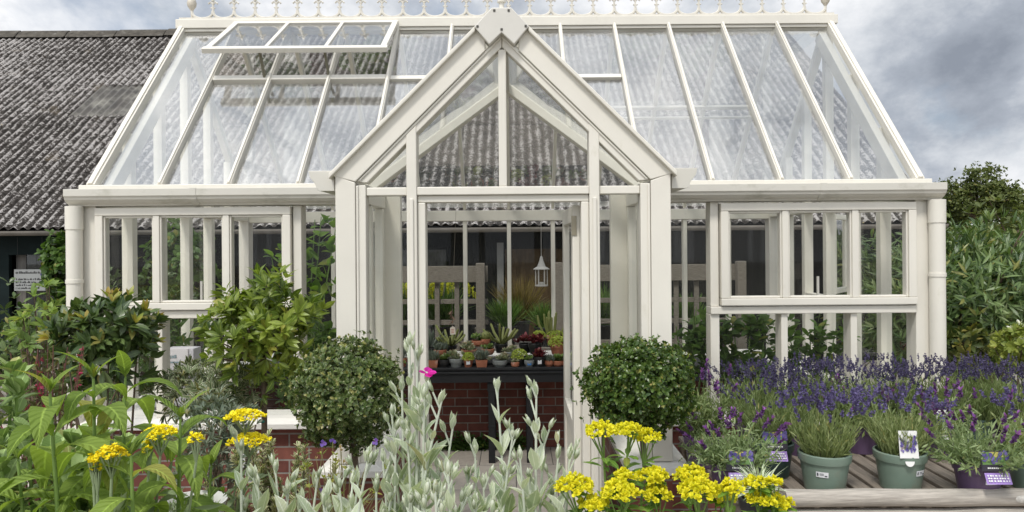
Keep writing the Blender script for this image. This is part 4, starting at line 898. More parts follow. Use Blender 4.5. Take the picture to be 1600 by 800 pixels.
# ---- yarrow: flat yellow plates
YEL = leafmat('yarrow_yellow', (.85, .72, .012), (.92, .82, .03), .15, .6, old_leaf=False); YELO = leafmat('yarrow_orange', (.84, .66, .01), (.90, .76, .02), .15, .6, old_leaf=False); GREY = leafmat('grey_green_leaf', (.16, .22, .11), (.27, .33, .18), .25, .6); GST = mat('grey_green_stem', (.22, .28, .15), .7, .15, 30)
def plate(root, g, c, r, m):
    n = int(420 * (r / .05) ** 2); a = g.uniform(0, 2 * np.pi, n); q = np.sqrt(g.random(n)); lmp = 1 + .1 * np.sin(5 * a + 1) + .07 * np.sin(9 * a)
    cl = .006 * np.sin(q * r * lmp * np.cos(a) * 330) * np.sin(q * r * np.sin(a) * 330)
    p = np.stack([c[0] + q * r * lmp * np.cos(a), c[1] + q * r * lmp * np.sin(a), c[2] + .016 * (1 - q ** 2) + cl * .7 + g.normal(0, .0016, n)], 1)
    lb = LB(); rosette(lb, g, p, np.tile([0, 0, 1.], (n, 1)) + sph(g, n) * .35, 4, .0062, .0055, (.5, 1.4), .2, DIA, .2); lb.build('flower_head', m, root)
def yarrow(label, heads, bx, Y, seed):
    g = np.random.default_rng(seed); b = np.array(P(bx, 800, Y)); b[2] = FZ + .12; root = thing('yarrow', label, 'yarrow', (b[0], Y, FZ), 'yellow yarrow plants'); add_pot(root, (b[0], Y, FZ), .1, .08, .15, POTK); t = MB(); lf = LB()
    for (px, py, r, m) in heads:
        c = np.array(P(px, py, Y)); plate(root, g, c, r, m); s = b + np.array([g.normal(0, .02), g.normal(0, .02), 0]); e = c - np.array([0, 0, .045]); t.tube([tuple(s), tuple((s + e) / 2 + g.normal(0, .006, 3)), tuple(e)], [.0035, .003, .0028], 7)
        for k in range(9):
            a = 2 * math.pi * k / 9; t.tube([tuple(e), (c[0] + math.cos(a) * r * .7, c[1] + math.sin(a) * r * .7, c[2] + .002)], [.0022, .0014], 5)
        f = g.uniform(.2, .85, 14); pts = s + (e - s) * f[:, None]; rosette(lf, g, pts, sph(g, 14) + [0, 0, .5], 2, .06, .012, (.2, .9), .7, LANCE, .2)
    t.build('stem', GST, root, True); lf.build('leaves', GREY, root)
yarrow('yarrow with two flat yellow heads on bare stems in front of the slim trunk', [(383, 652, .050, YEL), (389, 690, .052, YEL)], 372, 2.05, 71)
yarrow('yarrow with yellow heads hidden among the arching leaves', [(250, 680, .036, YEL), (232, 702, .013, YEL), (306, 690, .016, YEL)], 240, 1.58, 72)
yarrow('yarrow with an orange yellow head low in the left foreground', [(174, 712, .030, YELO), (146, 724, .013, YELO), (152, 738, .010, YELO)], 165, 1.46, 73)
# ---- white bowl on the bench
bw = MB().lathe([(0, 0), (.06, 0), (.085, .06), (.10, .13), (.104, .14), (.098, .14), (.09, .125), (.07, .05), (0, .04)], n=28); cpt = P(300, 788, 2.3)
bw.v = [(a + cpt.x, b + 2.3, c + cpt.z - .13) for a, b, c in bw.v]
br_ = thing('white_bowl_planter', 'white rimmed round planter low behind the arching leaves', 'planter', (cpt.x, 2.3, FZ)); bw.build('bowl', mat('white_glaze', (.6, .6, .57), .35, .1, 20, dirt=(.3, .3, .22), dscale=18), br_, True)
MB().box(cpt.x - .09, cpt.x + .09, 2.21, 2.39, FZ, cpt.z - .1305).build('foot_block', WOODX, br_)
lbm = LB(); gq = np.random.default_rng(3); rosette(lbm, gq, np.array([cpt.x, 2.3, cpt.z - .02]) + gq.normal(0, 1, (80, 3)) * [.04, .04, .01], np.tile([0, 0, 1.], (80, 1)), 5, .03, .006, (.1, 1), .5, LANCE); lbm.build('seedling_leaves', GREY, br_)
# ------------------------------------------------------------------ rose campion: silver felted stems
CAMP = leafmat('felted_leaf', (.33, .41, .27), (.58, .63, .49), .3, .8, edge=(.72, .74, .66), ew=(.72, .95), spec=.1, vein=.15)
CAMPL = leafmat('felted_low_leaf', (.22, .31, .14), (.40, .47, .25), .3, .75, edge=(.62, .62, .45), ew=(.7, .95), spec=.1, vein=.15)
CAMS = mat('felted_stem', (.50, .54, .44), .9, .08, 60); BUD = leafmat('felted_bud', (.32, .38, .24), (.55, .58, .44), .2, .8, tip=(.70, .72, .64), tipw=(.5, 1), spec=.1, old_leaf=False)
MAG = leafmat('magenta_petal', (.55, .005, .27), (.72, .02, .42), .3, .5, old_leaf=False)
def campion(label, bx, Y, tops, seed, pink=None):
    g = np.random.default_rng(seed); b0 = np.array(P(bx, 800, Y)); b0[2] = FZ + .12; root = thing('rose_campion', label, 'campion', (b0[0], Y, FZ), 'silvery rose campions in the foreground'); add_pot(root, (b0[0], Y, FZ), .1, .08, .15, POTK)
    lowl = LB()
    for (px, py) in tops:
        dy = g.uniform(-.12, .12); tp = np.array(P(px, py, Y + dy)); b = b0 + np.array([(tp[0] - b0[0]) * .45 + g.normal(0, .015), dy * .7, 0]); t = MB(); lf = LB(); bds = []
        H = tp[2] - b[2]; mid = b + (tp - b) * .5 + np.array([g.normal(0, .010), 0, 0]); path = [b, b * .55 + mid * .45, mid, mid * .45 + tp * .55, tp - [0, 0, .022]]
        t.tube([tuple(p) for p in path], [.0044, .0042, .0037, .003, .0024], 8); pa = np.array(path)
        def at(f): q = f * 4; i = min(3, int(q)); return pa[i] + (pa[i + 1] - pa[i]) * (q - i)
        def tops_(p, ax, s=1.0):
            ax = nrm(ax); bd = LB(); bds.append(bd); bd.add([p], [ax], sph(g, 1), .033 * s, .0118 * s, 0, BLOBHI, 1, g.random(1), g)
            rosette(bd, g, [p + ax * .016 * s], [ax], 5, .017 * s, .005 * s, (.05, .3), -.2, LANCE, .2); rosette(lf, g, [p - ax * .008], [ax], 3, .040 * s, .0145 * s, (.15, .5), -.3, LANCE, .4)
        ax = tp - pa[3]; tops_(tp - nrm(ax) * .03, ax)
        nb = g.integers(1, 4)
        for q in range(nb):
            f = g.uniform(.86, .99) if q < 2 else g.uniform(.7, .9); p = at(f); a = g.uniform(0, 6.28); D = nrm(np.array([math.cos(a) * .42, math.sin(a) * .42, 1])); L = g.uniform(.018, .05); e = p + D * L; t.tube([tuple(p), tuple(e)], [.0028, .0022], 6); tops_(e, D, g.uniform(.75, 1.0))
        nd = max(3, int(H / .09))
        for k in range(nd):
            f = .12 + .80 * (k / nd) ** 1.1; p = at(f); a0 = g.uniform(0, 6.28); Lk = (.095 if .3 < f < .72 else .06) * g.uniform(.7, 1.1)
            for s in (0, math.pi):
                a = a0 + s; el = g.uniform(.75, 1.1) + (.22 if f > .45 else 0); D = [math.cos(a) * math.cos(el), math.sin(a) * math.cos(el), math.sin(el)]; N = [-math.cos(a) * math.sin(el), -math.sin(a) * math.sin(el), math.cos(el)]
                (lf if f > .4 else lowl).add([p], [D], [N], Lk, Lk * (.42 if f < .72 else .36), g.uniform(-.2, .8), LANCE, .35, g.random(1), g)
        st = t.build('flower_stem', CAMS, root, True); lf.build('leaves', CAMP, st); [q_.build('bud', BUD, st) for q_ in bds]
    rosette(lowl, g, b0 + g.normal(0, 1, (26, 3)) * [.055, .05, .03] + [0, 0, .08], np.tile([0, 0, 1.], (26, 1)) + sph(g, 26) * .4, 3, .10, .036, (.1, .8), .5, LANCE, .3); lowl.build('low_leaves', CAMPL, root)
    if pink is not None:
        c = np.array(P(pink[0], pink[1], Y - .05)); pl = LB(); rosette(pl, g, [c - [0, 0, .004]], [[.1, -.35, 1]], 6, .019, .017, (1.15, 1.45), .3, OVAL, .05); pl.build('flower', MAG, root)
        t = MB().tube([tuple(c - [0, 0, .003]), tuple(c - [0.002, 0, .06]), tuple(np.array(P(664, 690, Y)))], [.003, .0035, .004], 7); t.build('flower_stem', CAMS, root, True)
        f2 = LB(); f2.add([c - [0, 0, .03]], [[0, 0, 1]], [[1, 0, 0]], .03, .014, 0, BLOBHI, 1, g.random(1), g); f2.build('calyx', BUD, root)
campion('silvery campion with one open magenta flower, tallest of the group', 640, 1.85, [(640, 522), (628, 590), (652, 545), (612, 632), (690, 612), (663, 605), (618, 690), (708, 650), (655, 700), (598, 705), (672, 690), (636, 655), (684, 735)], 81, (667, 580))
campion('silvery campion with two lone stems in front of the black bench leg', 775, 1.95, [(776, 594), (801, 668), (742, 690), (755, 742), (790, 745), (728, 732)], 82)
campion('silvery campion in front of the door post, one tall stem and short buds', 838, 1.9, [(838, 600), (851, 672), (872, 698), (890, 700), (862, 742), (828, 735), (882, 760), (812, 700)], 83)
campion('low silvery campion below the cream edged ball', 565, 1.75, [(560, 735), (588, 748), (530, 745), (548, 772), (610, 765), (575, 700), (505, 770), (640, 770), (600, 790), (620, 745)], 84)
campion('low silvery campion with a nodding bud beside the variegated shrub', 425, 1.85, [(377, 692), (402, 742), (450, 752), (470, 775), (380, 775), (430, 720), (495, 742)], 85)
campion('low dense campion at the bottom edge in front of the paving', 705, 1.62, [(700, 722), (722, 765), (680, 750), (745, 772), (770, 780), (662, 775), (712, 790), (690, 785)], 86)
# ------------------------------------------------------------------ euphorbia
EUPF = leafmat('acid_yellow_bract', (.58, .58, .02), (.90, .80, .04), .3, .55, old_leaf=False); EUPL = leafmat('euphorbia_leaf', (.10, .20, .03), (.20, .33, .05), .4, .5, vein=.1)
def euphorbia(label, bx, Y, heads, seed):
    g = np.random.default_rng(seed); b0 = np.array(P(bx, 800, Y)); b0[2] = FZ + .12; root = thing('euphorbia', label, 'euphorbia', (b0[0], Y, FZ), 'acid yellow euphorbias'); add_pot(root, (b0[0], Y, FZ), .1, .08, .15, POTK); t = MB(); lf = LB()
    for (px, py, r) in heads:
        dy = g.uniform(-.08, .08); c = np.array(P(px, py, Y + dy)); n = int(56 * (r / .034) ** 2); fl = LB()
        a = g.uniform(0, 6.28, n); q = np.sqrt(g.random(n)); cs = c + np.stack([q * r * np.cos(a), q * r * np.sin(a), .5 * r * (1 - q ** 2) - .004 + g.normal(0, .003, n)], 1); ax = unit(np.stack([q * np.cos(a) * .8, q * np.sin(a) * .8, np.ones(n)], 1))
        rosette(fl, g, cs, ax, 6, .0098, .0085, (.5, 1.45), .35, OVAL, .15); rosette(fl, g, cs + ax * .005, ax, 5, .008, .006, (.1, .8), .2, OVAL, .15); fl.build('flower_head', EUPF, root)
        s = b0 + np.array([(c[0] - b0[0]) * .55, dy, 0]); e = c - np.array([(c[0] - s[0]) * .25, 0, .075]); t.tube([tuple(s), tuple((s + e) / 2), tuple(e)], [.0038, .0035, .003], 7)
        for k in range(5):
            i = g.integers(0, n); t.tube([tuple(e), tuple(cs[i] - [0, 0, .004])], [.0022, .0016], 5)
        rosette(lf, g, [e + [0, 0, .002]], [[0, 0, 1]], 6, .05, .019, (.9, 1.6), .8, OVAL, .2); rosette(lf, g, [c - [0, 0, .014]], [[0, 0, 1]], 6, .034, .018, (.9, 1.5), .7, OVAL, .2)
        f = np.linspace(.25, .95, 10); pts = s + (e - s) * f[:, None]; rosette(lf, g, pts, np.tile(nrm(e - s), (10, 1)), 3, .05, .016, (.8, 1.4), .6, LANCE, .2)
    t.build('stem', ARST, root, True); lf.build('leaves', EUPL, root)
euphorbia('euphorbia with a raised trio of yellow heads in front of the right sill', 975, 2.0, [(939, 674, .038), (980, 672, .032), (1010, 684, .034)], 91)
euphorbia('low yellow euphorbia in front of the right porch post', 955, 1.78, [(897, 760, .040), (968, 770, .042), (927, 788, .034), (975, 747, .027)], 92)
euphorbia('broad yellow euphorbia in front of the clipped ball stem', 1075, 1.85, [(1020, 746, .038), (1026, 772, .034), (1080, 744, .040), (1093, 768, .046), (1145, 762, .026), (1126, 776, .032)], 93)
euphorbia('small yellow euphorbia in front of the log rail end', 1195, 1.9, [(1182, 756, .025), (1208, 757, .022), (1194, 780, .038), (1222, 788, .026)], 94)
# ---- variegated sedge
def sedge(label, px, py, Y, seed):
    g = np.random.default_rng(seed); c = np.array(P(px, py, Y)); root = thing('variegated_sedge', label, 'sedge', (c[0], Y, FZ)); hp = max(.08, c[2] - FZ - .02); add_pot(root, (c[0], Y, FZ), .06, .05, hp, POTK)
    n = 130; a = g.uniform(0, 6.28, n); el = g.uniform(.15, 1.45, n); D = np.stack([np.cos(a) * np.cos(el), np.sin(a) * np.cos(el), np.sin(el)], 1); N = np.stack([-np.cos(a) * np.sin(el), -np.sin(a) * np.sin(el), np.cos(el)], 1)
    lb = LB(); lb.add(c + g.normal(0, .008, (n, 3)), D, N, g.uniform(.07, .14, n), .0075, g.uniform(.2, 1.1, n), STRAP, .3, g.random(n), g); lb.build('leaves', leafmat('sedge_leaf', (.2, .3, .14), (.3, .4, .2), .25, .5, edge=(.72, .75, .62), ew=(.15, .45)), root)
sedge('white edged sedge tuft between yellow euphorbias and the purple pot', 1186, 768, 2.4, 95)
# ---- cranesbill with violet flowers
VIOP = leafmat('violet_petal', (.10, .06, .30), (.22, .10, .42), .3, .5, tip=(.14, .1, .4), old_leaf=False)
def cranesbill(label, px, py, Y, fl_px, seed):
    g = np.random.default_rng(seed); c = np.array(P(px, 800, Y)); c[2] = FZ + .12; root = thing('cranesbill', label, 'cranesbill', (c[0], Y, FZ)); add_pot(root, (c[0], Y, FZ), .1, .08, .15, POTK); t = MB(); lf = LB(); f = LB(); f2 = LB()
    for (x, y) in fl_px:
        tp = np.array(P(x, y, Y)); s = c + g.normal(0, .02, 3) * [1, 1, 0]; mid = (s + tp) / 2 + g.normal(0, .015, 3); t.tube([tuple(s), tuple(mid), tuple(tp)], [.0022, .0018, .0012], 5)
        f = LB(); rosette(f, g, [tp], [[0, -.9, .4]], 5, .011, .010, (1.0, 1.35), .2, OVAL, .1); f.build('flower', VIOP, root)
    for i in range(46):
        tp = np.array(P(px + g.normal(0, 40), g.uniform(700, 800), Y + g.normal(0, .05))); s = c + g.normal(0, .02, 3) * [1, 1, 0]; t.tube([tuple(s), tuple((s + tp) / 2 + g.normal(0, .012, 3)), tuple(tp)], [.0016, .0014, .001], 4)
        rosette(lf if i % 2 else f2, g, [tp], [nrm(tp - s)], 5 if i % 2 else 4, .022 if i % 2 else .012, .008 if i % 2 else .004, (.6, 1.4) if i % 2 else (.1, .7), .3, LANCE, .2)
    t.build('stem', mat('thin_stem', (.22, .2, .08), .6, .3, 40), root, True); lf.build('leaves', leafmat('cranesbill_leaf', (.16, .22, .04), (.36, .36, .08), .4, .5), root); f2.build('seed_head_leaves', leafmat('seed_head', (.35, .28, .10), (.45, .3, .2), .3, .6), root)
cranesbill('thin stemmed cranesbill with a few violet flowers below the cream edged ball', 525, 760, 2.35, [(504, 693), (586, 690), (500, 768), (631, 746), (520, 690)], 96)
# ================================================================== inside the greenhouse
SX0, SX1, SY0, SY1 = XL + .12, XR - .12, 6.12, 6.60; SZ = .80
stg = thing('staging', 'black painted staging bench along the back wall of the greenhouse', 'staging', (CX, SY0, 0))
MB().box(SX0, SX1, SY0, SY1, SZ - .02, SZ).build('top', BLACKP, stg, bevel=.003)
m = MB(); m.box(SX0, SX1, SY0 + .012, SY0 + .03, SZ - .125, SZ - .021); m.box(SX0, SX1, SY0 - .002, SY0 + .0119, SZ - .05, SZ - .035); m.build('apron', BLACKP, stg, bevel=.003)
for px in (560, 768, 828, 1040):
    xx = P(px, 650, SY0).x
    for y in (SY0 + .031, SY1 - .06):
        l = MB().box(xx - .027, xx + .027, y, y + .05, .001, SZ - .021)
        if y < SY0 + .1: l.box(xx - .034, xx + .034, y - .006, y - .0005, SZ - .2, SZ - .13); l.box(xx - .032, xx + .032, y - .005, y - .0005, .30, .315)
        l.build('leg', BLACKP, stg, bevel=.003)
# ---- succulents in small pots
S_PAL = leafmat('pale_rosette', (.30, .36, .24), (.44, .46, .32), .15, .55, tip=(.35, .15, .1), tipw=(.75, 1.1)); S_LIME = leafmat('lime_cushion', (.36, .46, .06), (.52, .58, .14), .2, .55)
S_GRN = leafmat('green_rosette', (.13, .22, .06), (.24, .33, .1), .15, .45); S_BUR = leafmat('burgundy_rosette', (.10, .018, .025), (.24, .05, .06), .15, .4); S_GRY = leafmat('grey_spiky', (.12, .15, .12), (.24, .28, .22), .1, .6)
S_CAC = leafmat('cactus_skin', (.20, .22, .07), (.33, .34, .13), .05, .55)
def succulent(label, px, py, Y, kind, pm, r, hp, seed, z=None, lab=None, square=False, size=1.0):
    """py = foot of the pot in the photograph, only used for its height above the staging"""
    size *= 1.3; r *= 1.08; g = np.random.default_rng(seed); X = P(px, py, Y).x; z = SZ if z is None else z + .025; root = thing('succulent', label, 'succulent', (X, Y, z), 'small potted succulents on the staging')
    if square:
        q = MB().box(-.01, .01, -.01, .01, 0, 0); q = MB(); s0, s1 = r * .8, r
        vs = [(sx * s, sy * s, zz_) for s, zz_ in ((s0, 0), (s1, hp), (s1 - .006, hp), (s1 - .006, hp - .015)) for sx, sy in ((-1, -1), (1, -1), (1, 1), (-1, 1))]
        q.add([(x + X, y + Y, c + z) for x, y, c in vs], [(3, 2, 1, 0)] + [(4 * i + k, 4 * i + (k + 1) % 4, 4 * i + 4 + (k + 1) % 4, 4 * i + 4 + k) for i in range(3) for k in range(4)]); q.build('pot', pm, root)
        add_ = MB().box(X - r + .007, X + r - .007, Y - r + .007, Y + r - .007, z + hp - .03, z + hp - .014); add_.build('soil', SOIL, root)
    else: add_pot(root, (X, Y, z), r, r * .78, hp, pm)
    if lab: MB().prism([(X - .015, Y - r - .003, z + hp * .3), (X + .017, Y - r - .003, z + hp * .34), (X + .016, Y - r - .003, z + hp * .75), (X - .016, Y - r - .003, z + hp * .7)], (0, .0012, 0)).build('price_tag', lab, root)
    t = np.array([X, Y, z + hp - .01]); lb = LB(); U = np.array([[0, 0, 1.]])
    if kind in ('pale', 'green', 'burg'):
        mm = {'pale': S_PAL, 'green': S_GRN, 'burg': S_BUR}[kind]; n = 9
        cs = t + np.stack([g.normal(0, r * .5, n), g.normal(0, r * .4, n), g.uniform(.0, .035 * size, n)], 1)
        for a, b, L in (((.1, .5), 5, .022), ((.5, 1.0), 7, .03), ((.9, 1.4), 8, .036)): rosette(lb, g, cs, U.repeat(n, 0) + sph(g, n) * .35, b, L * size, L * .42 * size, a, -.5, OVAL, .35)
    elif kind == 'lime':
        mm = S_LIME; n = 260; d = sph(g, n); d[:, 2] = abs(d[:, 2]); rosette(lb, g, t + d * np.array([r * 1.15, r * 1.1, .05 * size]), d, 5, .012, .006, (.2, 1.1), .2, OVAL, .3)
    elif kind == 'spiky':
        mm = S_GRY; n = 60; rosette(lb, g, t + g.normal(0, 1, (n, 3)) * [r * .5, r * .5, .004], U.repeat(n, 0) + sph(g, n) * .3, 4, .06 * size, .006, (.0, .7), .2, LANCE, .4)
    elif kind == 'aloe':
        mm = S_GRY if size > 1.4 else S_GRN; rosette(lb, g, [t], U, 26, .085 * size, .015 * size, (.15, 1.15), -.5, LANCE, .5)
    elif kind == 'arms':
        mm = S_CAC; tb = MB()
        for k in range(11):
            a = 6.28 * k / 11 + g.normal(0, .2); el = g.uniform(.1, .85); L = .15 * size * g.uniform(.7, 1.2); D = np.array([math.cos(a) * math.cos(el), math.sin(a) * math.cos(el), math.sin(el)])
            tb.tube([tuple(t), tuple(t + D * L * .35 + [0, 0, .012]), tuple(t + D * L * .7 + [0, 0, .02]), tuple(t + D * L + [0, 0, .05 * size]), tuple(t + D * L * 1.03 + [0, 0, .055 * size])], [.009, .0115, .012, .010, .003], 7)
            sp = np.array([t + D * L * f + [0, 0, .01 + .03 * f * size] for f in np.linspace(.2, .95, 16)]); dd = sph(g, 16); lb.add(sp + dd * .010, dd, sph(g, 16), .008, .0012, 0, DIA, .1, g.random(16), g)
        tb.build('arms', S_CAC, root, True)
    elif kind == 'fingers':
        mm = S_CAC; tb = MB()
        for k in range(10):
            o = g.normal(0, r * .5, 2); h = g.uniform(.07, .13) * size; tb.tube([(t[0] + o[0], t[1] + o[1], t[2]), (t[0] + o[0] * 1.8, t[1] + o[1] * 1.6, t[2] + h * .6), (t[0] + o[0] * 2.0, t[1] + o[1] * 2, t[2] + h), (t[0] + o[0] * 2.0, t[1] + o[1] * 2, t[2] + h * 1.03)], [.009, .010, .009, .003], 7)
        tb.build('arms', S_CAC, root, True); rosette(lb, g, [t], U, 6, .03, .01, (.2, 1), .2)
    elif kind == 'barrel':
        mm = S_CAC; tb = MB(); prof = [(r * 1.05 * math.sin(a), r * 1.1 * (1 - math.cos(a))) for a in np.linspace(.25, 3.1, 10)]; tb.lathe(prof, (X, Y, t[2] - .005), 22)
        for i, v in enumerate(tb.v):
            k = i % 22; s = 1.0 if k % 2 else .9; tb.v[i] = (X + (v[0] - X) * s, Y + (v[1] - Y) * s, v[2])
        tb.build('body', S_CAC, root, True); d = sph(g, 120); lb.add(np.array([X, Y, t[2] + r * 1.05]) + d * r * 1.05, d + sph(g, 120) * .4, sph(g, 120), .012, .0012, 0, DIA, .1, None, g)
    lb.build('leaves' if kind not in ('arms', 'fingers', 'barrel') else 'spines', mm, root); return root
F1, F2, F3 = 6.19, 6.33, 6.47
succulent('brick red square pot of dark heather like spikes beside the left door post', 676, 575, F1, 'spiky', TERRA, .046, .062, 1, square=True)
succulent('black pot of small green rosettes, second from the left door post', 694, 575, F1, 'green', POTK, .042, .06, 2, size=.8)
succulent('grey pot overflowing with pale red tipped rosettes', 713, 575, F1, 'pale', POTGR, .05, .07, 3)
succulent('round terracotta pot with a white tag and a lime green tuft', 732, 575, F1, 'lime', TERRA, .036, .075, 4, lab=STICK, size=.7)
succulent('square terracotta pot of dark grey spikes, the widest in the front row', 753, 575, F1, 'spiky', TERRA, .046, .06, 5, square=True, lab=None, size=1.1)
succulent('grey pot of cream and green rosettes right of the spiky terracotta pot', 781, 575, F1, 'pale', POTGR, .055, .055, 6, size=.95)
succulent('tiny terracotta pot with a small pale rosette in front of the thin mullion', 805, 576, F1 - .02, 'pale', TERRA, .028, .04, 7, size=.55)
succulent('black pot with a rounded lime green cushion', 812, 575, F1 + .05, 'lime', POTK, .052, .075, 8, size=1.0)
succulent('grey pot with a blue tag and small green rosette', 827, 575, F1 - .02, 'green', POTGR, .035, .055, 9, size=.6, lab=mat('blue_tag', (.05, .2, .5), .5))
succulent('black pot of burgundy rosettes with a white tag', 843, 575, F1, 'burg', POTK, .046, .08, 10, lab=STICK)
succulent('terracotta pot of grey spikes right of the burgundy rosettes', 858, 576, F1, 'spiky', TERRA, .033, .05, 11, size=.6)
succulent('low terracotta pot of pale green rosettes in the front row', 872, 576, F1, 'green', TERRA, .035, .045, 12, size=.8)
succulent('terracotta pot of tight green rosettes next to the door edge', 885, 576, F1, 'green', TERRA, .035, .045, 13, size=.75)
succulent('rightmost terracotta pot, small pale rosette against the door edge', 899, 576, F1, 'pale', TERRA, .034, .05, 14, size=.6)
succulent('terracotta pot with a large lime cushion raised behind the front row', 872, 560, F2, 'lime', TERRA, .062, .09, 15, z=SZ + .055, size=1.0)
succulent('second lime cushion, further back and higher', 868, 550, F3, 'lime', TERRA, .062, .09, 16, z=SZ + .095, size=.9)
succulent('wide terracotta pan of green and red rosettes in the middle row', 733, 560, F2, 'pale', TERRA, .06, .05, 17, z=SZ + .05, size=1.0)
succulent('terracotta pan with a green tuft at the back of the row', 748, 545, F3, 'green', TERRA, .055, .05, 18, z=SZ + .11, size=.9)
succulent('terracotta pan with dark rosettes behind the square spiky pot', 762, 560, F2, 'green', TERRA, .05, .05, 19, z=SZ + .055, size=.7)
succulent('small pot with a grey ball shaped succulent at the back', 759, 540, F3, 'barrel', TERRA, .035, .05, 20, z=SZ + .12)
succulent('large grey leaved agave behind the left door post', 672, 545, F3, 'aloe', POTK, .06, .08, 21, z=SZ + .02, size=1.5)
succulent('terracotta pot behind the heather like spikes', 688, 555, F2, 'spiky', TERRA, .045, .07, 22, z=SZ + .03, size=.8)
succulent('star shaped cactus with long arms under the hanging tag', 704, 555, F3, 'arms', POTK, .05, .09, 23, z=SZ + .03, size=.85)
succulent('black pot of long armed cactus beside the middle mullion', 783, 550, F3, 'arms', POTK, .05, .08, 24, z=SZ + .05, size=.85)
succulent('dark purple rosettes in a black pot behind the lime cushion', 822, 555, F3, 'burg', POTK, .055, .08, 25, z=SZ + .05, size=1.2)
succulent('tall dark purple rosettes behind the white tagged pot', 836, 552, F2, 'burg', POTK, .05, .09, 26, z=SZ + .06, size=1.1)
succulent('yellow green rosettes at the back between purple rosettes and cactus fingers', 842, 540, F3, 'lime', POTK, .045, .09, 27, z=SZ + .10, size=.8)
succulent('cluster of upright cactus fingers below the white lantern', 862, 540, F3 + .02, 'fingers', TERRA, .05, .07, 28, z=SZ + .13, size=1.25)
succulent('round barrel cactus near the door edge', 897, 545, F3, 'barrel', POTK, .042, .07, 29, z=SZ + .12)
succulent('red leaved aloe below the barrel cactus', 892, 560, F2, 'burg', POTK, .05, .08, 30, z=SZ + .04, lab=STICK, size=1.2)
succulent('black pot of dark rosettes between the cactus fingers and barrel cactus', 881, 548, F3, 'burg', POTK, .04, .07, 31, z=SZ + .08, size=.8)
succulent('grey pot of pale rosettes behind the tiny terracotta pot', 797, 562, F2, 'pale', POTGR, .045, .06, 32, z=SZ + .02, size=.8)
for i, (px, k, pm) in enumerate(((560, 'aloe', TERRA), (600, 'green', POTK), (626, 'spiky', TERRA), (925, 'green', POTK), (948, 'aloe', TERRA), (1045, 'pale', POTGR), (1070, 'lime', POTK))):
    succulent(['terracotta pot of aloe seen left of the porch post', 'black pot of green rosettes behind the left porch pane', 'terracotta pot of grey spikes behind the left porch pane', 'black pot of rosettes behind the right door post', 'terracotta pot of aloe behind the right porch pane', 'grey pot of pale rosettes just right of the porch post', 'black pot with a lime tuft behind the stud right of the porch'][i], px, 575, F1 + .05, k, pm, .05, .07, 50 + i)
# risers that lift the back rows
rz_ = thing('stepped_riser', 'low black stepped stand under the back rows of succulents', 'stand', (P(780, 560, 6.4).x, 6.4, SZ))
xa, xb = P(655, 560, 6.4).x, P(908, 560, 6.4).x
MB().box(xa, xb, F2 - .065, F2 + .069, SZ + .001, SZ + .018).build('step', BLACKP, rz_); MB().box(xa, xb, F3 - .07, F3 + .08, SZ + .001, SZ + .019).build('step', BLACKP, rz_)
# ---- hanging price tag and lantern
Yt = 5.6; tp = P(707, 517, Yt)
t_ = thing('price_tag', 'small cream price tag hanging on a string in front of the star shaped cactus', 'tag', tuple(tp)); M_ = MB().prism([(tp.x - .018, Yt, tp.z - .03), (tp.x + .024, Yt, tp.z - .026), (tp.x + .02, Yt, tp.z + .026), (tp.x + .002, Yt, tp.z + .036), (tp.x - .018, Yt, tp.z + .022)], (0, .002, 0)); c_ = M_.build('card', mat('cream_card', (.7, .64, .55), .6), t_)
q = MB()
for k in range(3): q.prism([(tp.x - .010, Yt - .001, tp.z - .016 + .012 * k), (tp.x + .012, Yt - .001, tp.z - .015 + .012 * k), (tp.x + .012, Yt - .001, tp.z - .010 + .012 * k), (tp.x - .010, Yt - .001, tp.z - .011 + .012 * k)], (0, .0008, 0))
q.build('print', mat('red_print', (.5, .2, .15), .6), c_)
dr = LB(); gq = np.random.default_rng(8); rosette(dr, gq, [np.array(tp) + [0, 0, .12], np.array(tp) + [.005, 0, .09], np.array(tp) + [-.005, 0, .16]], [[0, 0, -1]] * 3, 5, .05, .013, (.2, 1.0), .6, LANCE, .3); dr.build('dried_leaf', leafmat('dried_leaf', (.12, .07, .05), (.22, .14, .1), .2, .7), t_)
MB().tube([(tp.x, Yt + .001, tp.z + .03), (tp.x, Yt + .001, tp.z + .20), (tp.x + .10, 5.55, ZR - .06)], .0012, 5).build('string', mat('tag_string', (.2, .18, .14), .8), t_)
YL = 6.58; lp = P(846, 430, YL); WHM = mat('white_enamel', (.5, .49, .46), .5, .06, 20)
ln = thing('hanging_lantern', 'small white metal lantern hanging on a wire above the succulents', 'lantern', (lp.x, YL, lp.z))
zb_ = P(846, 446, YL).z; zr_ = P(846, 420, YL).z; za_ = P(846, 402, YL).z
MB().lathe([(0, za_ + .012), (.007, za_ + .01), (.012, za_), (.018, za_ - .03), (.038, zr_ + .02), (.072, zr_), (.072, zr_ - .006), (0, zr_ - .002)], (lp.x, YL, 0), 6).build('roof', WHM, ln)
m = MB(); m.lathe([(0, zb_ - .006), (.058, zb_ - .006), (.058, zb_ + .006), (0, zb_ + .006)], (lp.x, YL, 0), 6)
for k in range(6): a = 6.283 * k / 6; m.bar((lp.x + .052 * math.cos(a), YL + .052 * math.sin(a), zb_), (lp.x + .052 * math.cos(a), YL + .052 * math.sin(a), zr_), .008, .008, (1, 0, 0))
m.build('frame', WHM, ln); MB().lathe([(.02, zb_ + .007), (.02, zb_ + .03), (0, zb_ + .03)], (lp.x, YL, 0), 12).build('candle', WHM, ln, True)
MB().lathe([(.048, zb_ + .007), (.048, zr_ - .007)], (lp.x, YL, 0), 6).build('pane', GWALL, ln); MB().tube([(lp.x, YL, za_ + .01), (lp.x, YL, 2.034)], .0025, 5).build('wire', WHM, ln)
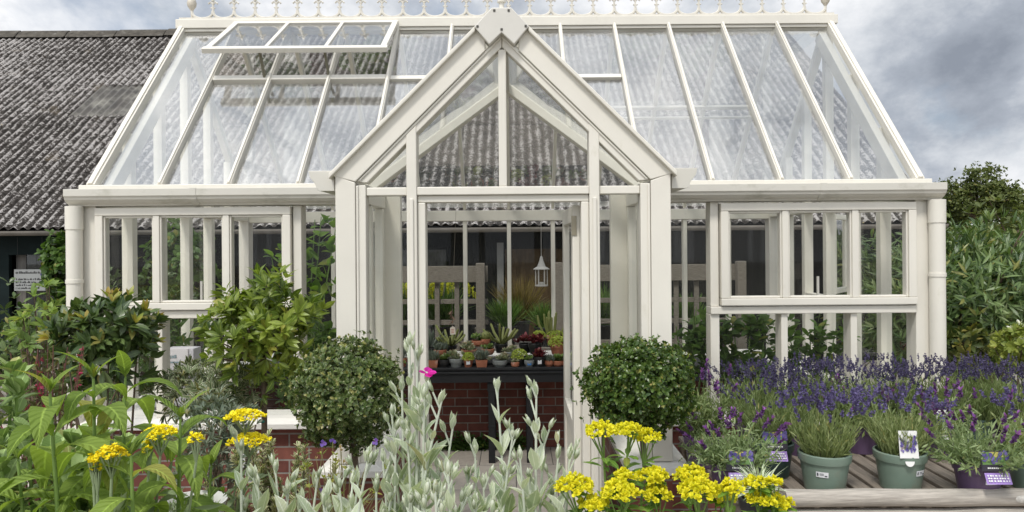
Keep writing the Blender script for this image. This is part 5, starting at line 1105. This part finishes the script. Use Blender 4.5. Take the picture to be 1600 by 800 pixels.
# ---- leafy plants standing inside
def climber(name, label, cat, px, Y, zb, zt, nst, wpx, lm, seed, L=.07, W=.038, tpl=OVAL, n=15, k=3, pot=True, zpot=0, sub=.5):
    g = np.random.default_rng(seed); c = P(px, 600, Y); root = thing(name, label, cat, (c.x, Y, zpot)); 
    if pot: add_pot(root, (c.x, Y, zpot), .14, .11, .24, POTK)
    t = MB(); lb = LB()
    for i in range(nst):
        tx = c.x + (wpx * (i / max(1, nst - 1) - .5) + g.normal(0, 6)) * Y / F; top = zt - (abs(i - nst * .6) / nst) * (zt - zb) * sub; pa = [(c.x + g.normal(0, .02), Y, zpot + (.2 if pot else 0)), (c.x + (tx - c.x) * .6, Y + g.normal(0, .05), zb + (top - zb) * .35), (tx, Y + g.normal(0, .06), top)]
        t.tube(pa, [.008, .006, .003], 6); a = np.array(pa); f = g.uniform(.15, 1, n); pts = np.where(f[:, None] < .5, a[0] + (a[1] - a[0]) * f[:, None] * 2, a[1] + (a[2] - a[1]) * (f[:, None] - .5) * 2); pts = pts[pts[:, 2] > zb - .1]
        if len(pts): rosette(lb, g, pts + g.normal(0, .025, pts.shape), np.tile([0, 0, 1.], (len(pts), 1)) + sph(g, len(pts)) * .5, k, L, W, (.4, 1.5), .7, tpl, .2)
    t.build('stem', GSTEM, root, True); lb.build('leaves', lm, root); return root
CITR = leafmat('bright_leaf', (.10, .20, .03), (.22, .36, .06), .5, .4); TOM = leafmat('soft_green_leaf', (.07, .13, .035), (.14, .24, .06), .4, .5)
climber('climbing_plant', 'tall bright leaved plant behind the glass left of the porch', 'plant', 475, 5.15, 1.0, 2.06, 6, 95, CITR, 101, .085, .05, n=20)
climber('leafy_plant', 'broad leaved plant inside, low behind the pane next to the porch', 'plant', 500, 4.75, .85, 1.32, 7, 110, TOM, 102, .08, .045, n=16)
climber('tomato_plant', 'bushy green tomato like plant inside below the right casement', 'plant', 1150, 4.85, .85, 1.35, 9, 150, TOM, 103, .075, .042, n=22, k=4)
climber('tomato_plant', 'green plant inside right, between the two right lower mullions', 'plant', 1270, 5.0, .8, 1.28, 8, 120, TOM, 104, .07, .036, n=18, k=4)
climber('leafy_plant', 'thin plant inside behind the tall pane right of the porch', 'plant', 1085, 4.95, .9, 1.42, 4, 55, TOM, 105, .07, .045, n=12)
climber('leafy_plant', 'shadowy green plant inside behind the left casement', 'plant', 265, 5.2, .8, 1.35, 6, 130, TOM, 106, .08, .035, n=14)
climber('leafy_plant', 'green plant inside behind the left corner pane', 'plant', 190, 5.0, .8, 1.45, 5, 60, TOM, 107, .08, .03, n=14)
climber('leafy_plant', 'dark plant inside low beside the brick wall left of the door', 'plant', 455, 4.65, .80, 1.0, 6, 90, TOM, 108, .06, .03, n=10)
# white printed carton on the left sill
cb = P(290, 565, 4.62); bxs = thing('white_carton', 'white printed carton standing inside behind the lower left panes', 'carton', (cb.x, 4.62, SILL + .008)); zt_ = P(290, 543, 4.62).z
o = MB().box(cb.x - .105, cb.x + .045, 4.55, 4.68, SILL + .008, zt_).build('box', mat('carton_white', (.66, .64, .66), .6, .06, 12), bxs)
o2 = MB().box(cb.x + .0455, cb.x + .075, 4.56, 4.67, SILL + .008, zt_).build('side', mat('carton_side', (.58, .57, .62), .6, .06, 12), bxs)
q = MB()
for (xx, zz_, w_, h_) in ((-.085, -.055, .012, .022), (-.068, -.055, .012, .015), (-.052, -.055, .011, .015), (-.037, -.055, .012, .020), (-.08, -.085, .07, .008)): q.box(cb.x + xx, cb.x + xx + w_, 4.547, 4.5495, zt_ + zz_, zt_ + zz_ + h_)
q.build('print', mat('carton_print', (.22, .3, .33), .6), o)
# little dark plants at the foot of the back wall
for px in (715, 800, 745):
    g = np.random.default_rng(px); c = P(px, 690, 6.55); rt_ = thing('weed', {715: 'weed clump between the door post and the black leg', 800: 'small green weed between the two black bench legs', 745: 'weed clump just left of the black bench legs'}[px], 'weed', (c.x, 6.55, 0)); lb = LB(); n = 60
    rosette(lb, g, np.array([c.x, 6.55, .0]) + np.abs(g.normal(0, 1, (n, 3))) * [.09, .01, .05] * np.sign(g.normal(size=(n, 1))) ** np.array([1, 0, 0]), np.tile([0, -.3, 1.], (n, 1)), 4, .05, .02, (.3, 1.3), .6, OVAL, .2); lb.build('leaves', TOM, rt_)
# ================================================================== timber plant stands behind the greenhouse
def stand(label, x0, x1, posts, slats, Y=7.7):
    a, b = P(x0, 430, Y).x, P(x1, 430, Y).x; root = thing('timber_stand', label, 'plant stand', ((a + b) / 2, Y, 0)); zt, zb = 1.60, 1.43
    MB().box(a, b, Y, Y + .04, zb, zt).build('beam', WOODG, root, bevel=.004)
    for p in posts: x = P(p, 430, Y).x; MB().box(x - .045, x + .045, Y - .1, Y - .005, .001, 1.63).build('post', WOODG, root, bevel=.005)
    for p in slats: x = P(p, 430, Y).x; MB().box(x - .025, x + .025, Y + .041, Y + .07, .3, 1.47).build('slat', WOODG, root, bevel=.003)
    for z in (1.20, .98, .76): MB().box(a, b, Y + .071, Y + .095, z, z + .05).build('rail', WOODG, root, bevel=.003)
    for p in (x0 + 15, x1 - 15): x = P(p, 430, Y + .5).x; MB().box(x - .04, x + .04, Y + .45, Y + .53, .001, .9).build('post', WOODG, root)
    MB().box(a, b, Y + .1, Y + .6, .70, .745).build('shelf', WOODG, root, bevel=.003); return (a, b)
stand('weathered timber stand with lattice behind the left half of the back glass', 560, 762, (751,), (577, 640, 682, 713))
stand('weathered timber stand with lattice behind the right half of the back glass', 862, 1166, (872, 1155), (905, 985, 1058, 1090))
YELF = leafmat('yellow_green_flower', (.42, .45, .03), (.62, .58, .06), .3, .6); GRASSY = leafmat('grassy_leaf', (.05, .11, .02), (.13, .22, .045), .4, .5); RUSSET = leafmat('russet_grass', (.10, .075, .02), (.20, .15, .05), .4, .6)
def grassy(name, label, px, Y, zt, wm, lm, seed, n=420, zb=.74, pw=.12, flm=None, W=.009):
    g = np.random.default_rng(seed); c = P(px, 480, Y); root = thing(name, label, 'plant', (c.x, Y, zb)); add_pot(root, (c.x, Y, zb), pw, pw * .8, .2, POTK); lb = LB(); H = zt - zb - .15
    b = np.array([c.x, Y, zb + .17]) + g.normal(0, .03, (n, 3)) * [1, 1, 0]; D = unit(np.stack([g.normal(0, wm, n), g.normal(0, .25, n), np.ones(n)], 1)); lb.add(b, D, sph(g, n), H * g.uniform(.6, 1.15, n), W, g.uniform(0, .8, n), STRAP, .2, None, g); lb.build('leaves', lm, root)
    if flm:
        f = LB(); q = g.choice(n, 26); tp = b[q] + D[q] * H * 1.0
        for k in range(10): pts = tp + np.array([0, 0, -.02 - .012 * k]); rosette(f, g, pts, np.tile([0, 0, 1.], (26, 1)), 3, .025, .016, (.3, 1.2), .3, OVAL, .2)
        f.build('flowers', flm, root)
    return root
grassy('flowering_plant', 'yellow spired plant behind the lattice, left of the grey post', 690, 8.05, 1.43, .35, GRASSY, 121, flm=YELF); grassy('flowering_plant', 'yellow flowered plant behind the lattice close to the left door post', 628, 8.05, 1.40, .3, GRASSY, 122, flm=YELF)
grassy('grass_plant', 'fresh green grass behind the glass between the two stands', 790, 8.0, 1.24, .45, GRASSY, 123, 520); grassy('grass_plant', 'russet yellow grass in front of the brown shutter', 812, 8.6, 1.42, .4, RUSSET, 124, 500, zb=.74)
grassy('grass_plant', 'spiky green grass behind the white lantern', 852, 7.9, 1.2, .5, GRASSY, 125, 380); grassy('grass_plant', 'green grass behind the right lattice next to the door post', 945, 8.1, 1.35, .3, GRASSY, 126, 380)
grassy('flowering_plant', 'dull green plant behind the right end of the lattice', 1075, 8.1, 1.25, .35, TOM, 127, 300, W=.02)
MB_t = MB().box(P(772, 500, 7.95).x, P(862, 500, 7.95).x, 7.72, 8.75, .69, .735); tt = thing('plant_table', 'low timber table of grasses between the two timber stands', 'table', (P(815, 500, 8).x, 8.1, 0)); MB_t.build('top', WOODG, tt)
for xx in (P(778, 500, 7.95).x, P(856, 500, 7.95).x):
    for y in (7.76, 8.68): MB().box(xx - .03, xx + .03, y - .03, y + .03, .001, .689).build('leg', WOODG, tt)
for i, (px, y) in enumerate(((690, 8.05), (628, 8.05), (945, 8.1), (1075, 8.1))): pass
# ================================================================== notice, ivy at the barn
YN = BY0 + .20; p0, p1 = P(22, 421, YN), P(71, 454, YN)
nt_ = thing('notice_board', 'white printed notice hanging in front of the dark barn door', 'notice', ((p0.x + p1.x) / 2, YN, (p0.z + p1.z) / 2)); bdn = MB().box(p0.x, p1.x, YN, YN + .012, p1.z, p0.z).build('board', mat('notice_shaded_white', (.30, .31, .305), .6, .06, 6), nt_)  # white board, its base colour greyed to stand for shade under the eave
q = MB(); gq = np.random.default_rng(21); Wn = p1.x - p0.x; Hn = p0.z - p1.z
for (fz, hh, xa, xb) in ((.84, .08, .05, .82), (.53, .07, .06, .90), (.39, .07, .05, .93), (.26, .07, .05, .72), (.12, .07, .05, .80)):
    x = p0.x + Wn * xa
    while x < p0.x + Wn * xb:
        w_ = gq.uniform(.004, .012); h_ = hh * Hn * gq.choice([.7, 1, 1.35]); q.box(x, x + w_, YN - .002, YN - .0005, p1.z + Hn * fz - hh * Hn / 2, p1.z + Hn * fz - hh * Hn / 2 + h_); x += w_ + gq.choice([.003, .003, .004, .014])
q.build('lettering', mat('notice_ink', (.03, .03, .03), .6), bdn)
em = MB().lathe([(0, .002), (.03, .002), (.026, 0)], n=12).build('emblem', mat('emblem_blue', (.03, .03, .14), .5), bdn)
em.data.transform(Matrix.Translation((p1.x - .045, YN - .001, p0.z - .08)) @ Matrix.Rotation(R(90), 4, 'X'))
q = MB()
for xx in (p0.x + .05, p1.x - .05): q.tube([(xx, YN + .006, p0.z), (xx, YN + .006, BZ0 - .11)], .003, 5)
q.build('hanging_wire', METAL, nt_)
IVY = leafmat('ivy_leaf', (.05, .10, .02), (.13, .22, .05), .35, .4)
def mass(name, label, cat, cx_px, cy_px, Y, rx, ry, rz, n, k, L, W, lm, seed, kind=None, tpl=OVAL, trunk=None, **kw): return shrub(label, name, cx_px, cy_px, Y, rx, ry, rz, n, k, L, W, lm, seed, pot=(0, 0, 0, None), tplx=tpl, cat=cat, trunk=trunk, **kw)
mass('climbing_ivy', 'bright green climber hanging beside the barn door', 'climber', 97, 430, 10.6, .26, .2, .55, 320, 5, .085, .055, IVY, 131, ang=(.5, 1.5), up=-.2)
mass('climbing_ivy', 'green climber on the barn wall seen through the left casement', 'climber', 285, 430, 10.6, .5, .2, .7, 300, 5, .1, .06, IVY, 132, ang=(.5, 1.5), up=-.2)
for i, (px, py) in enumerate(((215, 520), (120, 560), (30, 580))):
    mass('background_shrub', ['dark shrub in shade behind the corner panes', 'low green shrub beside the barn wall', 'low dark shrub below the barn door'][i], 'shrub', px, py, 9.2 - i * .6, .8, .5, .8, 260, 6, .1, .04, LAURD, 133 + i, up=.2)
# ================================================================== right hand side
OLE = leafmat('long_grey_green_leaf', (.028, .065, .018), (.18, .26, .09), .3, .32, vein=.15, spec=.55); OLEL = leafmat('long_pale_leaf', (.19, .27, .11), (.34, .40, .22), .35, .35)
shrub('dense shrub of long narrow grey green leaves beside the right end wall', 'long_leaved_shrub', 1505, 475, 6.3, .98, .75, .58, 3600, 3, .12, .021, OLE, 141, base=1476, pot=(0, 0, 0, None), trunk=.06, bend=.6, ang=(.15, 1.15), shell=(.4, 1.12), tipm=OLEL, ntip=300, up=.15, tipL=.1, nst=20)
sp = shrub('arching bamboo like shoots above the long leaved shrub', 'arching_shrub', 1545, 425, 7.2, .62, .4, .34, 130, 6, .15, .022, leafmat('arching_shoot', (.12, .19, .06), (.28, .36, .14), .4, .4), 142, pot=(0, 0, 0, None), bend=.9, ang=(.2, 1.1), shell=(.4, 1.1), up=.5, nst=14)
LIMEB = leafmat('lime_bush_leaf', (.15, .21, .04), (.36, .40, .09), .35, .5)
shrub('lime green bush with small white flowers below the long leaved shrub', 'flowering_bush', 1600, 545, 4.6, .16, .16, .14, 190, 6, .04, .018, LIMEB, 143, pot=(.18, .14, .7, None), tipm=WHITEF, ntip=14, tipL=.03, tplx=OVAL)
shrub('yellowing broad leaved bush below the trunk of the long leaved shrub', 'bush', 1512, 545, 5.4, .2, .2, .13, 90, 6, .08, .03, leafmat('yellowing_leaf', (.045, .075, .02), (.17, .18, .05), .35, .45), 144, pot=(.2, .16, .6, None))
shrub('reddish leaved bush in shade behind the right downpipe', 'bush', 1460, 530, 7.2, .5, .3, .5, 200, 6, .07, .03, leafmat('reddish_leaf', (.10, .035, .025), (.2, .09, .05), .3, .5), 145, pot=(0, 0, 0, None))
TREEL = leafmat('tree_leaf', (.075, .105, .028), (.17, .20, .06), .3, .5)
def tree(label, px, py, Y, crown, seed, L=.1, lm=TREEL, n_per=70, tr=.16, group='trees beyond the barn'):
    g = np.random.default_rng(seed); c = P(px, py, Y); root = thing('broadleaf_tree', label, 'tree', (c.x, Y, 0), group); t = MB(); top = (c.x, Y, c.z - crown * .55)
    t.tube([(c.x, Y, 0), (c.x + .05, Y, c.z * .4), top], [tr, tr * .8, tr * .6], 9); lb = LB()
    for k in range(26):
        d = nrm(g.normal(size=3)); d[2] = d[2] * .8 + .2; r = crown * g.uniform(.45, 1.0); e = np.array([c.x, Y, c.z]) + d * r * np.array([1, .8, 1]); mid = (np.array(top) + e) / 2 + g.normal(0, .08 * crown, 3); t.tube([top, tuple(mid), tuple(e)], [tr * .4, tr * .22, tr * .08], 6)
        q = g.normal(0, 1, (n_per, 3)); q = e + unit(q) * (np.linalg.norm(q, axis=1)[:, None] * .33) * crown * .34; rosette(lb, g, q, unit(q - e) + [0, 0, .3], 5, L, L * .5, (.3, 1.4), .4, OVAL, .25, .35)
    t.build('trunk', BARK, root, True); lb.build('crown', lm, root)
tree('tall uneven tree with sky showing through its crown, right of the downpipe', 1532, 312, 17, .85, 151, .06, n_per=95)
tree('lower rounded tree at the right picture edge', 1600, 372, 20, 1.2, 152, .1, leafmat('tree_leaf_light', (.09, .13, .03), (.20, .24, .07), .3, .5))
tree('tree half hidden behind the right end of the gutter', 1472, 352, 18, .65, 153, .09)
hd = mass('hedge', 'dark hedge running behind the shrubs on the right', 'hedge', 1660, 450, 14, 3.2, .8, 1.5, 1500, 6, .14, .06, TREEL, 154, up=.2, nst=20)
mass('hedge', 'hedge far off left of the barn end', 'hedge', 1500, 395, 23, 2.5, .8, 1.3, 700, 6, .18, .08, TREEL, 155, up=.2)
